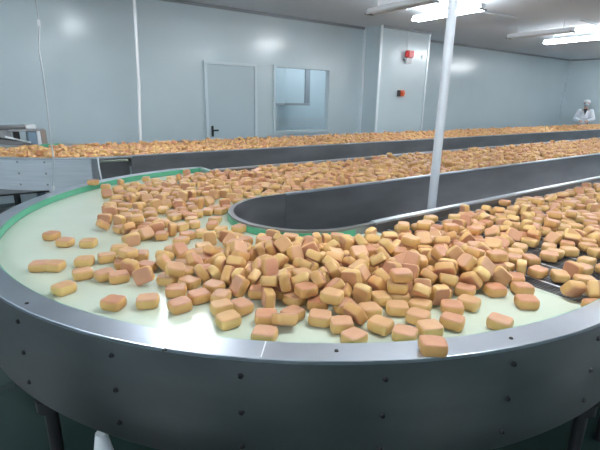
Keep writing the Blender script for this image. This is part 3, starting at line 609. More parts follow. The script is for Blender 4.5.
2607,-1471,32,86,4,-125, 2092,-1366,20,0,0,-88, 1121,-1410,20,0,0,81, 3140,-841,20,0,0,121, 2881,-1607,20,0,0,4, 3146,-1346,38,-51,83,14, 1005,-1408,20,0,0,-137, 736,-850,20,0,0,-171,
3263,-1656,20,0,0,-9, 3515,-1238,32,-86,-4,132, 1166,-804,32,86,-4,-37, 2694,-1130,20,0,0,-177, 2682,-1061,58,0,0,122, 847,-938,20,0,0,22, 2590,-892,32,86,-4,36, 2351,-1694,32,86,-4,-6,
3407,-1545,58,0,0,34, 2694,-788,20,0,0,180, 3181,-1024,33,65,3,-146, 2155,-744,20,0,0,55, 1318,-1159,20,0,0,-22, 2977,-1023,20,0,0,-96, 960,-962,32,37,2,129, 3311,-1050,32,86,-4,9,
721,-1027,20,0,0,-64, 1048,-1295,20,0,0,137, 2557,-1258,38,130,-97,20, 2644,-948,20,0,0,146, 2155,-1644,20,0,0,-79, 2803,-870,32,86,4,37, 3211,-690,20,180,0,-27, 1032,-1478,32,86,4,31,
3205,-1256,20,0,0,73, 3083,-1251,20,180,0,17, 1893,-1183,20,0,0,-114, 1441,-891,20,0,0,37, 1418,-1315,20,0,0,-49, 1380,-1099,20,0,0,153, 1796,-1398,20,0,0,-116, 2201,-1177,20,0,0,-48,
2118,-860,20,0,0,-81, 2941,-1414,32,-136,3,-35, 2358,-1084,38,51,83,-105, 3369,-1089,38,-153,79,37, 2862,-909,20,0,0,-41, 1744,-1153,42,48,-44,86, 1466,-1636,38,-25,-102,42, 2079,-730,20,0,0,-41,
3373,-1373,20,0,0,-166, 2169,-1366,20,0,0,-3, 1110,-1336,39,34,-28,-37, 2447,-1213,58,-180,0,75, 1387,-1177,20,0,0,-98, 1544,-1447,32,-86,-4,-55, 2091,-932,33,65,-3,-160, 3500,-733,20,0,-180,56,
3074,-869,38,-129,-97,-9, 2505,-877,20,0,0,148, 1856,-1592,20,0,0,145, 2729,-1662,33,-65,3,27, 2833,-1101,32,86,4,-109, 1458,-1428,20,0,0,34, 2975,-1618,20,0,0,6, 1732,-961,32,-86,-4,8,
1174,-1416,37,6,50,-2, 2819,-960,38,51,-83,50, 1759,-1079,20,0,0,-157, 1311,-1268,20,0,0,-19, 3304,-1294,20,0,0,-111, 1569,-919,32,86,4,-151, 2057,-1163,20,0,0,-90, 2861,-1537,20,0,0,-81,
1496,-1290,32,86,4,-14, 3362,-868,20,0,0,142, 2377,-1637,20,0,0,74, 2710,-994,32,-86,4,-166, 2972,-1143,20,0,0,53, 2799,-1363,38,50,83,71, 1698,-1520,20,0,0,-130, 759,-1537,32,86,4,27,
2014,-1015,58,0,0,-47, 1647,-1331,20,0,0,-36, 1573,-1645,20,0,0,-33, 1893,-1024,26,15,1,21, 1299,-1037,32,86,4,-175, 2286,-1403,20,0,0,-125, 1016,-1077,20,0,0,-23, 3570,-1414,20,0,0,39,
2331,-974,20,0,0,156, 1198,-1572,32,86,4,15, 1036,-1595,37,45,13,132, 808,-740,20,0,0,26, 1301,-1356,20,0,0,57, 2565,-1645,32,-86,-4,-67, 2654,-797,58,0,0,-18, 1896,-1098,20,0,0,-156,
1588,-1571,20,0,0,127, 2320,-1360,58,0,0,123, 3121,-1421,20,0,0,173, 2568,-1180,20,0,0,-20, 3714,-1660,20,180,0,39, 661,-723,20,0,0,123, 1930,-861,20,0,0,33, 2487,-1083,20,0,0,-92,
1453,-1178,20,0,0,-91, 3555,-1205,20,0,0,136, 3325,-947,20,0,0,-63, 3331,-1109,32,86,-4,99, 1569,-1316,32,-48,177,-26, 3409,-690,20,-180,0,60, 1193,-1058,20,0,0,32, 3415,-992,20,0,0,82,
1365,-997,20,0,0,49, 683,-1147,34,-50,-3,57, 1124,-1107,20,0,0,62, 2496,-1658,20,0,0,-18, 2263,-1092,20,0,-180,48, 1626,-854,20,0,0,-75, 2559,-1332,20,0,0,144, 2215,-914,20,0,0,178,
954,-849,20,0,0,103, 3366,-1185,20,0,0,-36, 1726,-879,20,180,0,-43, 1739,-1665,20,0,0,-76, 2255,-1010,20,0,0,122, 1325,-1452,20,0,0,139, 1836,-1497,38,13,68,45, 1270,-1678,20,0,0,-42,
2546,-1426,33,-65,3,171, 1949,-1555,32,-131,-3,-132, 1376,-1391,20,0,0,-45, 2041,-1508,20,0,0,-82, 2445,-986,58,0,0,105, 3179,-771,20,0,0,-4, 1631,-1504,36,4,-40,-55, 1627,-1040,38,130,97,-42,
2360,-1418,20,0,0,-36, 2494,-1165,32,86,4,-25, 1122,-1623,20,0,0,42, 2225,-1295,32,-86,4,-105, 1277,-1585,20,0,0,168, 655,-1568,38,51,-83,-100, 977,-1314,20,0,0,119, 3172,-1501,20,0,0,33,
2340,-1504,38,-50,-83,68, 2152,-1482,20,0,0,-100, 3494,-924,20,0,0,-128, 1382,-697,20,-180,0,-73, 2542,-1534,20,0,0,-137, 3436,-1225,20,0,0,-149, 1663,-929,20,0,0,-18, 2731,-1055,20,0,0,-146,
3407,-1436,20,0,0,-171, 1802,-750,20,0,0,7, 1179,-1514,20,0,0,159, 1968,-1396,20,0,0,129, 1928,-1684,35,5,137,-83, 842,-1595,32,86,4,112, 1444,-773,20,0,0,140, 3281,-889,32,86,-4,-108,
3061,-1180,20,0,0,-162, 3562,-1562,33,-65,-3,157, 1798,-954,33,65,-3,-79, 2416,-1172,20,0,0,-171, 2120,-985,20,0,0,-8, 2761,-1190,20,0,0,68, 3463,-1333,20,0,0,5, 2679,-1418,20,0,0,105,
712,-951,20,0,0,-161, 3523,-1697,32,86,4,1, 1978,-1611,20,0,-180,50, 1270,-1428,58,-20,-11,-119, 2394,-911,20,0,0,-39, 792,-1087,20,0,0,-8, 1696,-1135,20,0,0,59, 982,-761,20,0,0,-67,
2290,-1272,33,-65,-3,80, 2894,-1290,20,0,0,-4, 925,-1613,20,0,0,147, 3254,-1010,20,0,0,-163, 3450,-803,20,0,0,126, 3628,-1174,20,0,0,-135, 2893,-1163,20,0,0,30, 1813,-1663,20,0,0,-114,
3047,-1026,20,0,0,180, 1246,-990,20,0,0,20, 1466,-1548,20,0,0,-177, 947,-1603,58,0,0,-43, 2749,-931,20,0,0,69, 2923,-1529,32,138,3,-78, 3318,-1607,20,0,-180,-50, 1260,-752,20,0,0,-172,
3049,-1108,33,-42,2,64, 1025,-849,32,86,-4,25, 1396,-832,20,0,0,179, 1324,-955,34,44,171,34, 3327,-1504,20,0,0,90, 1777,-1284,37,19,-29,165, 2802,-1019,20,0,0,9, 1367,-1522,38,50,83,86,
2859,-1231,47,-39,-25,-127, 3284,-1401,58,0,0,-18, 1832,-886,20,180,0,40, 2918,-780,58,0,0,161, 2647,-1058,20,0,0,-127, 3213,-889,20,0,0,137, 1672,-819,38,8,57,45, 2095,-1443,20,0,0,77,
3027,-944,32,86,4,-119, 3254,-1550,38,-50,-83,-65, 3073,-1667,20,180,0,39, 1537,-871,20,180,0,33, 2973,-915,20,0,0,-14, 832,-865,20,0,-180,62, 2494,-780,20,0,0,-7, 1959,-1473,36,-5,-42,167,
2633,-1244,20,0,0,68, 1770,-1221,20,0,0,-5, 2635,-1359,20,0,0,28, 3444,-1503,32,-86,4,130, 1031,-1161,20,0,0,-27, 2469,-987,20,0,0,-50, 3360,-752,20,0,0,106, 3128,-1293,32,-86,-4,28,
2410,-796,20,0,0,-136, 2878,-1368,20,0,180,52, 3277,-1136,20,0,0,103, 2014,-1264,20,0,0,177, 1595,-1394,20,0,0,55, 2150,-925,38,-33,-100,48, 3111,-1586,20,0,0,-119, 1981,-1078,20,180,0,51,
3310,-1425,20,0,0,-129, 2214,-1620,38,-47,16,98, 1532,-1154,20,0,0,73, 2001,-1347,33,99,4,-40, 3094,-942,20,0,0,89, 1238,-1436,20,0,0,84, 3377,-1661,20,0,0,171, 1458,-1384,58,0,0,31,
2961,-1346,20,0,0,-171, 2496,-1482,36,-149,-23,44, 2869,-789,20,0,0,142, 2476,-1419,20,0,0,-84, 2399,-1545,20,0,0,162, 1659,-1419,20,0,0,-133, 2773,-1484,38,10,-61,33, 2820,-1453,20,0,0,152,
2986,-867,38,13,-68,-116, 1742,-812,34,176,41,47, 2636,-1606,20,0,0,97, 3565,-843,20,0,0,126, 3508,-1500,20,0,0,116, 3115,-1037,38,50,83,40, 3447,-1671,20,0,0,74, 1206,-1625,25,-13,180,19,
3588,-1015,20,0,0,-178, 1783,-1520,20,0,0,43, 1525,-1503,38,-51,-83,78, 3257,-812,20,0,0,-93, 1332,-792,20,0,0,75, 1243,-836,20,0,0,23, 1852,-1306,20,0,0,-170, 2084,-1624,20,0,0,-115,
3218,-1190,33,41,3,165, 1358,-1609,20,0,0,171, 3014,-803,20,0,0,-92, 2462,-1248,20,0,0,-39, 1557,-730,20,0,0,-142, 1443,-976,20,0,0,15, 3210,-1083,20,0,0,117, 1094,-797,20,0,0,67,
3570,-1300,20,0,0,-155, 1992,-1167,20,180,0,90, 1619,-1156,20,0,0,-175, 1533,-1236,20,0,0,30, 1109,-1485,20,0,0,156, 2731,-1541,20,0,-180,39, 1971,-957,32,86,4,32, 2022,-1009,20,0,0,94,
2167,-1105,38,9,61,-104, 3421,-916,20,0,0,-107, 3520,-1362,33,99,4,-127, 2802,-1623,20,0,0,-26, 3664,-874,20,0,0,122, 3238,-1403,20,0,0,-147, 2116,-1556,38,50,-83,68, 2092,-1229,32,86,4,162,
3272,-1670,58,0,0,57, 2282,-1515,32,86,4,105, 722,-787,20,0,0,-172, 1686,-1215,20,0,0,-43, 2582,-726,20,0,0,-31, 2236,-797,20,0,0,-6, 1235,-1326,37,7,-126,0, 2967,-742,20,0,0,-157,
2724,-1319,20,0,0,-170, 1478,-692,20,0,-180,-24, 817,-1162,20,0,0,-61, 3521,-1622,20,0,0,93, 2323,-1157,20,0,0,-168, 1424,-1677,20,0,0,137, 2079,-1090,20,0,0,11, 2427,-865,36,175,46,42,
1812,-1132,20,0,0,16, 1268,-1093,20,0,0,4, 1742,-1455,20,0,0,66, 2699,-861,32,-86,-4,-6, 2197,-986,38,7,54,174, 2553,-983,20,0,0,-7, 970,-1550,20,0,0,-65, 2371,-716,33,-99,-4,-109,
2478,-1580,20,0,0,25, 2300,-757,20,0,0,121, 3258,-1298,50,1,35,165, 3042,-1550,20,0,0,2, 1670,-1611,20,0,0,-160, 593,-1534,32,86,-4,-23, 1521,-1615,32,86,-4,-111, 3469,-1281,32,86,-4,-178,
3405,-1560,20,0,0,155, 2632,-1162,32,-86,-4,119, 2234,-1541,20,0,0,-77, 2035,-879,20,0,0,-110, 3193,-1614,20,0,0,-79, 1127,-856,33,44,-3,39, 3097,-1501,34,32,164,-72, 1499,-1354,20,0,0,-157,
1692,-1042,20,0,0,-152, 1171,-1006,35,-5,-134,126, 1612,-1262,20,0,0,-145, 2275,-1617,20,0,0,59, 2396,-1028,20,0,0,-31, 2213,-1424,35,-5,137,84, 1096,-1561,20,0,0,37, 1176,-1338,20,0,0,140,
2198,-1060,20,0,0,144, 3514,-1138,20,0,0,-168, 2700,-1306,58,0,0,-24, 2135,-1292,20,0,0,61, 1348,-1668,36,-5,-44,98, 3425,-1095,36,-142,21,-73, 1897,-1454,20,0,0,-140, 1087,-956,20,0,0,169,
3010,-1266,32,86,4,112, 3002,-1683,33,-65,3,148, 3015,-662,20,0,-180,42, 2784,-783,20,0,0,76, 1718,-1310,20,0,0,113, 2908,-1091,38,-51,-83,-101, 3115,-1114,20,0,0,65, 1863,-1610,58,0,0,109,
2754,-1410,20,0,0,37, 2117,-1162,33,-65,3,96, 1990,-749,20,0,0,114, 1404,-1473,34,-4,-34,43, 3160,-954,20,0,0,-104, 1867,-954,20,0,0,65, 742,-1461,58,0,0,-70, 895,-1460,20,0,0,-40,
1110,-1628,58,0,0,-8, 2273,-1192,32,-86,4,-72, 1616,1330,42,-116,-36,-109, 2050,1378,35,-5,138,4, 673,556,38,50,-83,119, 589,1461,32,86,-4,127, 2052,536,32,86,-4,-151, 1402,505,37,-30,-23,-147,
1356,628,38,-9,-61,146, 1110,1010,38,-9,-61,-149, 1258,980,20,0,0,-153, 1220,558,33,65,-4,91, 395,775,20,0,0,104, 575,1043,20,0,0,-153, 1710,1185,20,0,0,34, -189,478,20,0,0,-46,
859,601,38,50,83,130, 51,956,20,0,0,-156, -10,1072,20,0,0,-128, 851,827,32,86,4,-177, -66,1253,32,-86,-4,-145, 1120,810,58,0,0,-172, 374,561,20,0,0,-124, 1024,618,33,65,3,-177,
2028,1094,32,86,-4,-13, 2041,894,20,0,0,-70, 1710,927,58,0,0,-56, -287,472,20,0,0,167, 1215,1109,20,0,0,-151, 44,742,20,0,0,146, 1479,968,20,0,0,-34, 699,1194,20,0,0,113,
1914,1183,20,0,0,-69, 663,995,20,0,0,-21, 794,530,20,0,0,-153, 1661,1063,20,180,0,-37, 818,906,20,0,0,94, 145,973,20,0,-180,-2, 538,1194,20,0,0,-33, -158,756,38,50,-83,67,
2189,864,38,25,-102,92, 1750,1143,58,0,0,-101, 1326,678,20,0,0,127, 165,645,20,0,0,44, 749,729,34,4,140,59, -23,1344,44,14,45,-19, 272,786,32,-86,-4,-99, 1808,1427,35,4,-36,-103,
392,1030,31,-141,2,25, -205,627,33,65,3,168, 196,1377,20,0,0,-170, 1824,1050,34,54,-3,35, 1248,412,20,0,0,-103, 590,945,20,0,0,-96, 1427,1039,20,0,-180,-79, 1374,1307,32,133,-3,-108,
197,1234,46,-40,-7,-142, 687,1254,33,-73,3,19, 759,1241,32,-86,-4,-66, 1344,537,20,0,0,-82, 919,797,38,50,-83,24, 1280,629,38,26,102,46, 473,1355,20,0,-180,-10, 113,377,20,0,-180,-5,
-4,1227,37,-3,-50,57, 1870,680,32,-86,4,122, -304,592,33,-99,4,118, -173,688,20,0,0,-95, -127,618,32,39,2,-168, 943,1002,20,0,0,65, 919,1064,33,-46,3,24, -90,1129,20,0,0,169,
1386,1176,32,-86,-4,-75, 353,1083,34,4,-140,-69, 417,1276,20,0,0,-47, 396,374,20,0,0,140, 936,902,38,50,-83,-30, 839,1444,20,0,0,13, 609,786,20,0,0,-153, 72,501,20,0,0,31,
1835,428,20,0,0,93, 112,1413,32,133,-3,-82, 574,546,33,66,3,-61, 1175,858,38,-50,-83,8, 927,1387,31,145,-2,-54, -93,1148,58,0,0,22, 1533,1117,33,-79,-4,95, 1124,1228,32,86,-4,-49,
-60,855,20,0,0,107, 366,897,20,0,0,-88, 21,1287,20,0,0,-157, 1932,783,58,0,0,50, 1831,1362,20,0,0,3, 556,744,32,86,4,-84, 1639,491,20,0,0,177, 620,1170,50,0,-37,-102,
768,1350,58,0,0,-15, 1487,704,38,-50,83,-114, 458,575,32,86,4,162, 1244,1327,38,51,-83,-43, 1586,1232,20,0,0,-162, 478,631,34,-155,-19,-49, -74,422,20,0,0,31, 393,669,58,0,0,-117,
1889,606,40,54,-22,91, 860,658,20,0,0,-1, 2067,1319,32,86,4,177, 374,1331,32,-177,-29,27, 1533,600,27,19,179,13, 331,448,20,0,0,132, 964,1227,20,0,-180,-30, -79,1011,20,0,-180,-68,
1451,565,20,180,0,-25, 617,586,20,0,0,-147, 1548,475,32,-86,-4,179, 68,652,30,-148,2,-65, 1715,508,20,0,0,16, 657,949,47,-127,-24,-1, 824,443,32,86,-4,-86, 622,423,20,0,0,-27,
932,1142,20,0,0,89, 2188,1360,20,180,0,-32, 103,790,20,0,0,-56, 973,1457,20,0,0,56, 1230,900,20,0,0,-72, 203,757,32,-86,4,148, 73,873,20,0,0,-74, 1337,1102,20,0,0,-60,
1217,781,20,0,0,-41, 1182,982,20,0,0,111, 2133,542,20,0,0,-40, 1268,726,33,47,3,-42, 1780,1092,20,0,0,-58, 866,1011,20,0,0,-138, 1051,371,58,180,0,-39, 808,1095,36,4,-40,1,
345,1139,32,-86,-4,-160, 1155,587,20,0,0,-1, -15,692,20,0,0,23, -219,992,32,-86,4,4, 2004,1161,20,0,0,92, 1990,737,20,0,0,82, 1669,1304,20,0,0,168, 1266,1183,20,0,0,-102,
1441,1229,58,0,0,38, 1814,1002,52,36,-46,63, 1454,1347,20,0,0,84, 2021,827,58,0,0,-40, 214,835,20,0,0,-17, 1015,676,34,-176,-39,-22, 1978,513,33,-99,-4,-24, 149,1251,20,0,0,43,
253,507,20,0,0,-28, 902,336,34,4,-141,84, 763,365,20,0,0,-122, 646,1070,20,0,0,28, 1776,380,20,0,0,-59, 2118,1130,20,0,0,57, 1312,777,20,0,0,2, 997,1162,32,-86,4,58,
1922,869,20,0,0,53, 123,1112,38,-51,-83,-42, 1375,838,20,0,0,69, 2178,1185,20,0,0,172, 1683,538,58,0,0,-130, 1449,896,20,180,0,20, 761,1431,20,0,0,-148, 1849,811,20,0,0,143,
1683,430,38,50,-83,90, 986,779,38,50,83,-50, 683,758,32,44,177,-34, 1545,662,32,86,4,-17, 887,435,20,0,0,-23, 2190,453,32,43,-177,-14, 1562,534,20,0,0,-75, 2198,812,20,0,0,31,
187,559,20,0,0,-70, 1741,793,33,99,4,-97, -29,766,38,-50,83,43, 1374,697,39,57,-20,138, 1606,945,20,0,0,174, 1998,1272,20,-180,0,11, 1847,1243,20,0,0,-162, 600,1374,20,0,0,81,
1428,1229,20,0,0,132, 425,744,58,0,0,-156, 1079,1295,20,0,0,-27, 1915,933,36,6,-133,96, 1533,852,20,0,0,-36, 275,1250,20,0,0,63, -44,1189,36,-6,133,46, 1940,1052,20,0,0,-111,
730,928,37,7,52,115, -66,1365,37,-5,46,-46, 1307,1316,20,0,0,40, 645,495,20,0,-180,-39, 1887,530,20,0,0,108, 1193,1406,20,0,0,-179, 1043,344,20,180,0,59, 1589,765,31,177,27,-27,
1180,1171,32,-3,150,-96, 209,436,20,0,0,103, 263,651,20,0,0,38, 1601,1021,20,0,0,56, 1089,685,20,0,0,-138, 1421,749,20,0,0,-116, 1661,1249,38,-9,61,-127, 282,1099,37,7,-52,-143,
497,768,58,0,0,13, 1155,730,20,0,180,34, 1514,776,20,0,-180,47, 431,1261,58,0,0,104, 1676,700,20,0,0,-123, 468,957,20,0,0,145, 1395,342,20,0,-180,-79, 674,836,20,0,0,82,
1931,795,20,0,0,-174, 564,471,32,86,-4,119, 191,1126,32,-86,-4,-59, 2069,338,20,0,180,7, 1206,687,20,0,0,-149, 550,1320,33,-65,-3,-61, 1558,1373,20,0,0,-62, 1149,900,32,86,-4,60,
511,429,20,0,0,17, 474,1190,33,-65,3,105, -205,916,20,0,0,-21, 227,918,20,0,0,166, 431,878,20,0,0,-86, 785,645,20,0,0,7, 849,1372,20,0,0,-172, -205,1282,32,-86,4,84,
903,738,32,-86,4,77, 1985,566,20,-180,0,-28, 2175,953,20,0,0,62, 259,587,36,-5,-134,-75, 499,1270,20,0,0,-81, 1910,462,33,21,17,-174, 1939,658,20,0,0,111, -194,571,20,0,0,167,
1780,945,31,-30,-2,-23, 1198,497,38,51,83,-60, 671,1329,58,0,0,-53, 2010,1033,20,0,0,146, -32,366,20,0,0,-55, 1798,568,20,0,0,105, 1716,355,23,-172,1,-66, 976,357,26,14,1,64,
815,1264,20,0,0,-147, 2278,1024,20,180,0,-83, 1541,929,37,6,-51,-30, 1168,1268,20,0,0,126, -237,1562,32,86,-4,23, -84,1430,20,0,0,-124, 603,1130,20,0,0,172, -168,1045,33,-126,3,-51,
53,496,58,0,0,-134, 238,1180,20,0,0,-117, 114,449,32,86,4,-5, 280,1330,20,0,0,157, 2187,692,20,0,0,55, 1753,445,35,-4,-36,-57, 414,1180,20,0,0,-73, 1266,1261,32,86,4,151,
2186,606,20,0,0,-109, 1893,1108,38,-26,-102,-133, 285,383,20,0,0,72, 1012,490,20,0,180,79, 1017,560,20,0,0,172, 1681,803,20,0,0,17, 1077,423,20,0,0,163, 1984,1340,20,0,0,-80,
999,1370,31,141,2,-93, 772,439,38,50,-83,109, 716,532,38,-51,83,-88, 1843,887,20,0,0,13, 1563,852,58,0,0,44, -229,869,38,-51,-15,142, 1448,452,20,0,0,118, 119,701,20,0,0,-37,
1002,1292,20,0,0,-88, 1814,1171,20,0,0,-107, 871,543,20,0,0,-171, 1306,375,38,50,83,27, 1694,992,20,0,0,6, 1283,558,35,5,138,7, 1695,588,20,0,0,-18, 1795,762,20,0,0,62,
387,1402,20,0,0,-22, 90,1335,33,-99,4,68, 1521,416,20,0,0,148, 138,837,38,26,-102,35, 2073,588,38,50,83,-50, 548,338,20,180,0,-85, 86,1172,20,0,0,126, 1083,1078,20,180,0,-50,
1182,436,34,-3,-33,-68, 1922,1257,20,180,0,7, 682,683,20,0,0,60, 2154,1068,20,0,0,57, 1600,419,20,0,0,99, -230,1138,20,0,0,173, 792,982,20,0,0,45, 528,906,20,0,0,128,
2169,390,58,0,0,-179, 468,762,20,0,0,74, 2005,820,20,0,0,-101, 712,455,20,0,0,-155, 2098,949,20,180,0,-20, 1616,848,20,0,0,-27, 1704,1369,39,-45,-153,47, -29,619,20,0,0,178,
273,955,38,9,-61,-150, 1461,822,20,0,0,131, 2240,1449,20,0,0,-163, 911,1317,20,0,0,-23, -259,802,20,0,0,105, 647,892,33,65,-3,-163, 2068,645,20,0,0,8, 2218,518,20,0,0,74,
69,574,20,0,0,34, 43,400,20,0,0,-86, 1058,736,32,134,3,41, 1136,373,20,0,0,-108, -43,966,32,-86,4,-153, 523,820,20,0,0,45, 717,619,34,-3,33,-66, 1232,1041,20,0,0,-154,
1112,812,20,0,0,10, -125,937,20,0,-180,27, 552,630,20,0,0,11, 1556,1290,20,0,0,-161, -264,689,32,-86,4,157, 1880,1006,20,0,0,-40, 502,1467,32,-86,-4,169, 609,1236,20,0,0,170,
812,1176,20,0,0,117, 508,519,20,0,0,67, 113,1044,20,0,0,95, 1701,915,20,0,0,-55, 1053,1006,20,0,0,-56, 729,1082,20,0,0,-7, -87,557,20,0,0,97, 1659,1395,20,0,0,-104,
219,1013,38,-25,-102,-111, 1344,1015,20,0,0,-29, 1477,1100,41,38,37,20, 2161,398,20,0,0,-13, 2063,743,20,180,0,-83, 670,1309,20,0,0,-166, -189,804,20,0,0,113, 316,709,33,-157,-18,-93,
385,676,20,0,0,-43, 267,1402,20,0,-180,10, 1524,1462,20,180,0,-89, 1120,506,20,0,0,16, 2143,1281,20,0,0,107, 1775,866,20,0,0,112, 277,1034,20,0,0,-40, 973,1301,58,5,-17,-20,
1398,578,46,40,-16,-96, 1902,1350,20,0,0,-86, 174,721,32,-86,-4,-43, 1967,418,20,0,0,42, 353,1244,20,0,0,-73, 2082,1045,38,-51,83,108, 2150,758,20,0,0,-47, 836,886,58,0,0,54,
747,873,20,0,0,-69, 1045,1142,20,0,0,-126, 2085,471,20,0,0,-63, 18,1154,34,4,141,77, 1285,483,32,-86,4,-20, -354,672,20,-180,0,85, 617,663,32,-86,-4,76, 8,813,32,86,4,-59,
788,783,20,0,0,117, 1021,838,20,180,0,-84, 1167,1335,35,5,135,-71, -5,908,34,-3,32,-157, 1670,778,58,0,0,37, 1595,1109,20,0,0,-17, 2126,1396,58,0,0,66, 943,548,20,0,0,108,
1220,904,76,-51,-83,134, 48,1381,20,0,0,162, 635,416,71,86,4,-111, -268,1400,20,0,0,9, 1761,674,20,0,0,6, 522,1011,32,-129,3,-70, 423,506,20,180,0,75, -101,727,20,0,-180,68,
1494,507,32,-86,-4,-99, 2073,1208,20,0,0,-14, 866,1118,20,0,0,-72, 996,933,20,0,0,112, 331,623,38,-50,83,21, 1560,702,38,-50,83,23, -13,477,20,0,0,-148, 148,908,20,0,0,-5,
1093,917,20,0,0,-32, 2115,1402,20,0,0,-13, 775,1335,20,0,0,64, -102,801,33,-44,173,-22, 1620,1168,32,-86,4,158, 855,768,32,86,-4,98, -136,1240,20,0,0,106, 342,512,32,86,-4,-27,
995,1056,42,-74,-141,35, 2114,859,20,0,0,-9, -108,1076,37,42,-15,5, 682,1431,20,0,0,-99, 86,1254,38,-133,18,-108, -123,1316,29,-151,2,0, 878,932,38,-25,102,5, 1403,962,20,0,0,-92,
1068,1200,35,3,135,-117, 1844,1243,71,86,-4,-18, 1512,1322,46,-140,-10,-112, -249,530,32,86,-4,-33, 910,855,32,-86,-4,148, 1835,635,20,0,0,129, 470,1072,20,0,0,2, 2001,964,20,-180,0,-29,
1434,1124,20,0,0,-126, 946,690,20,0,0,-117, 726,1012,32,86,-4,97, 1116,1430,20,0,0,-108,
]
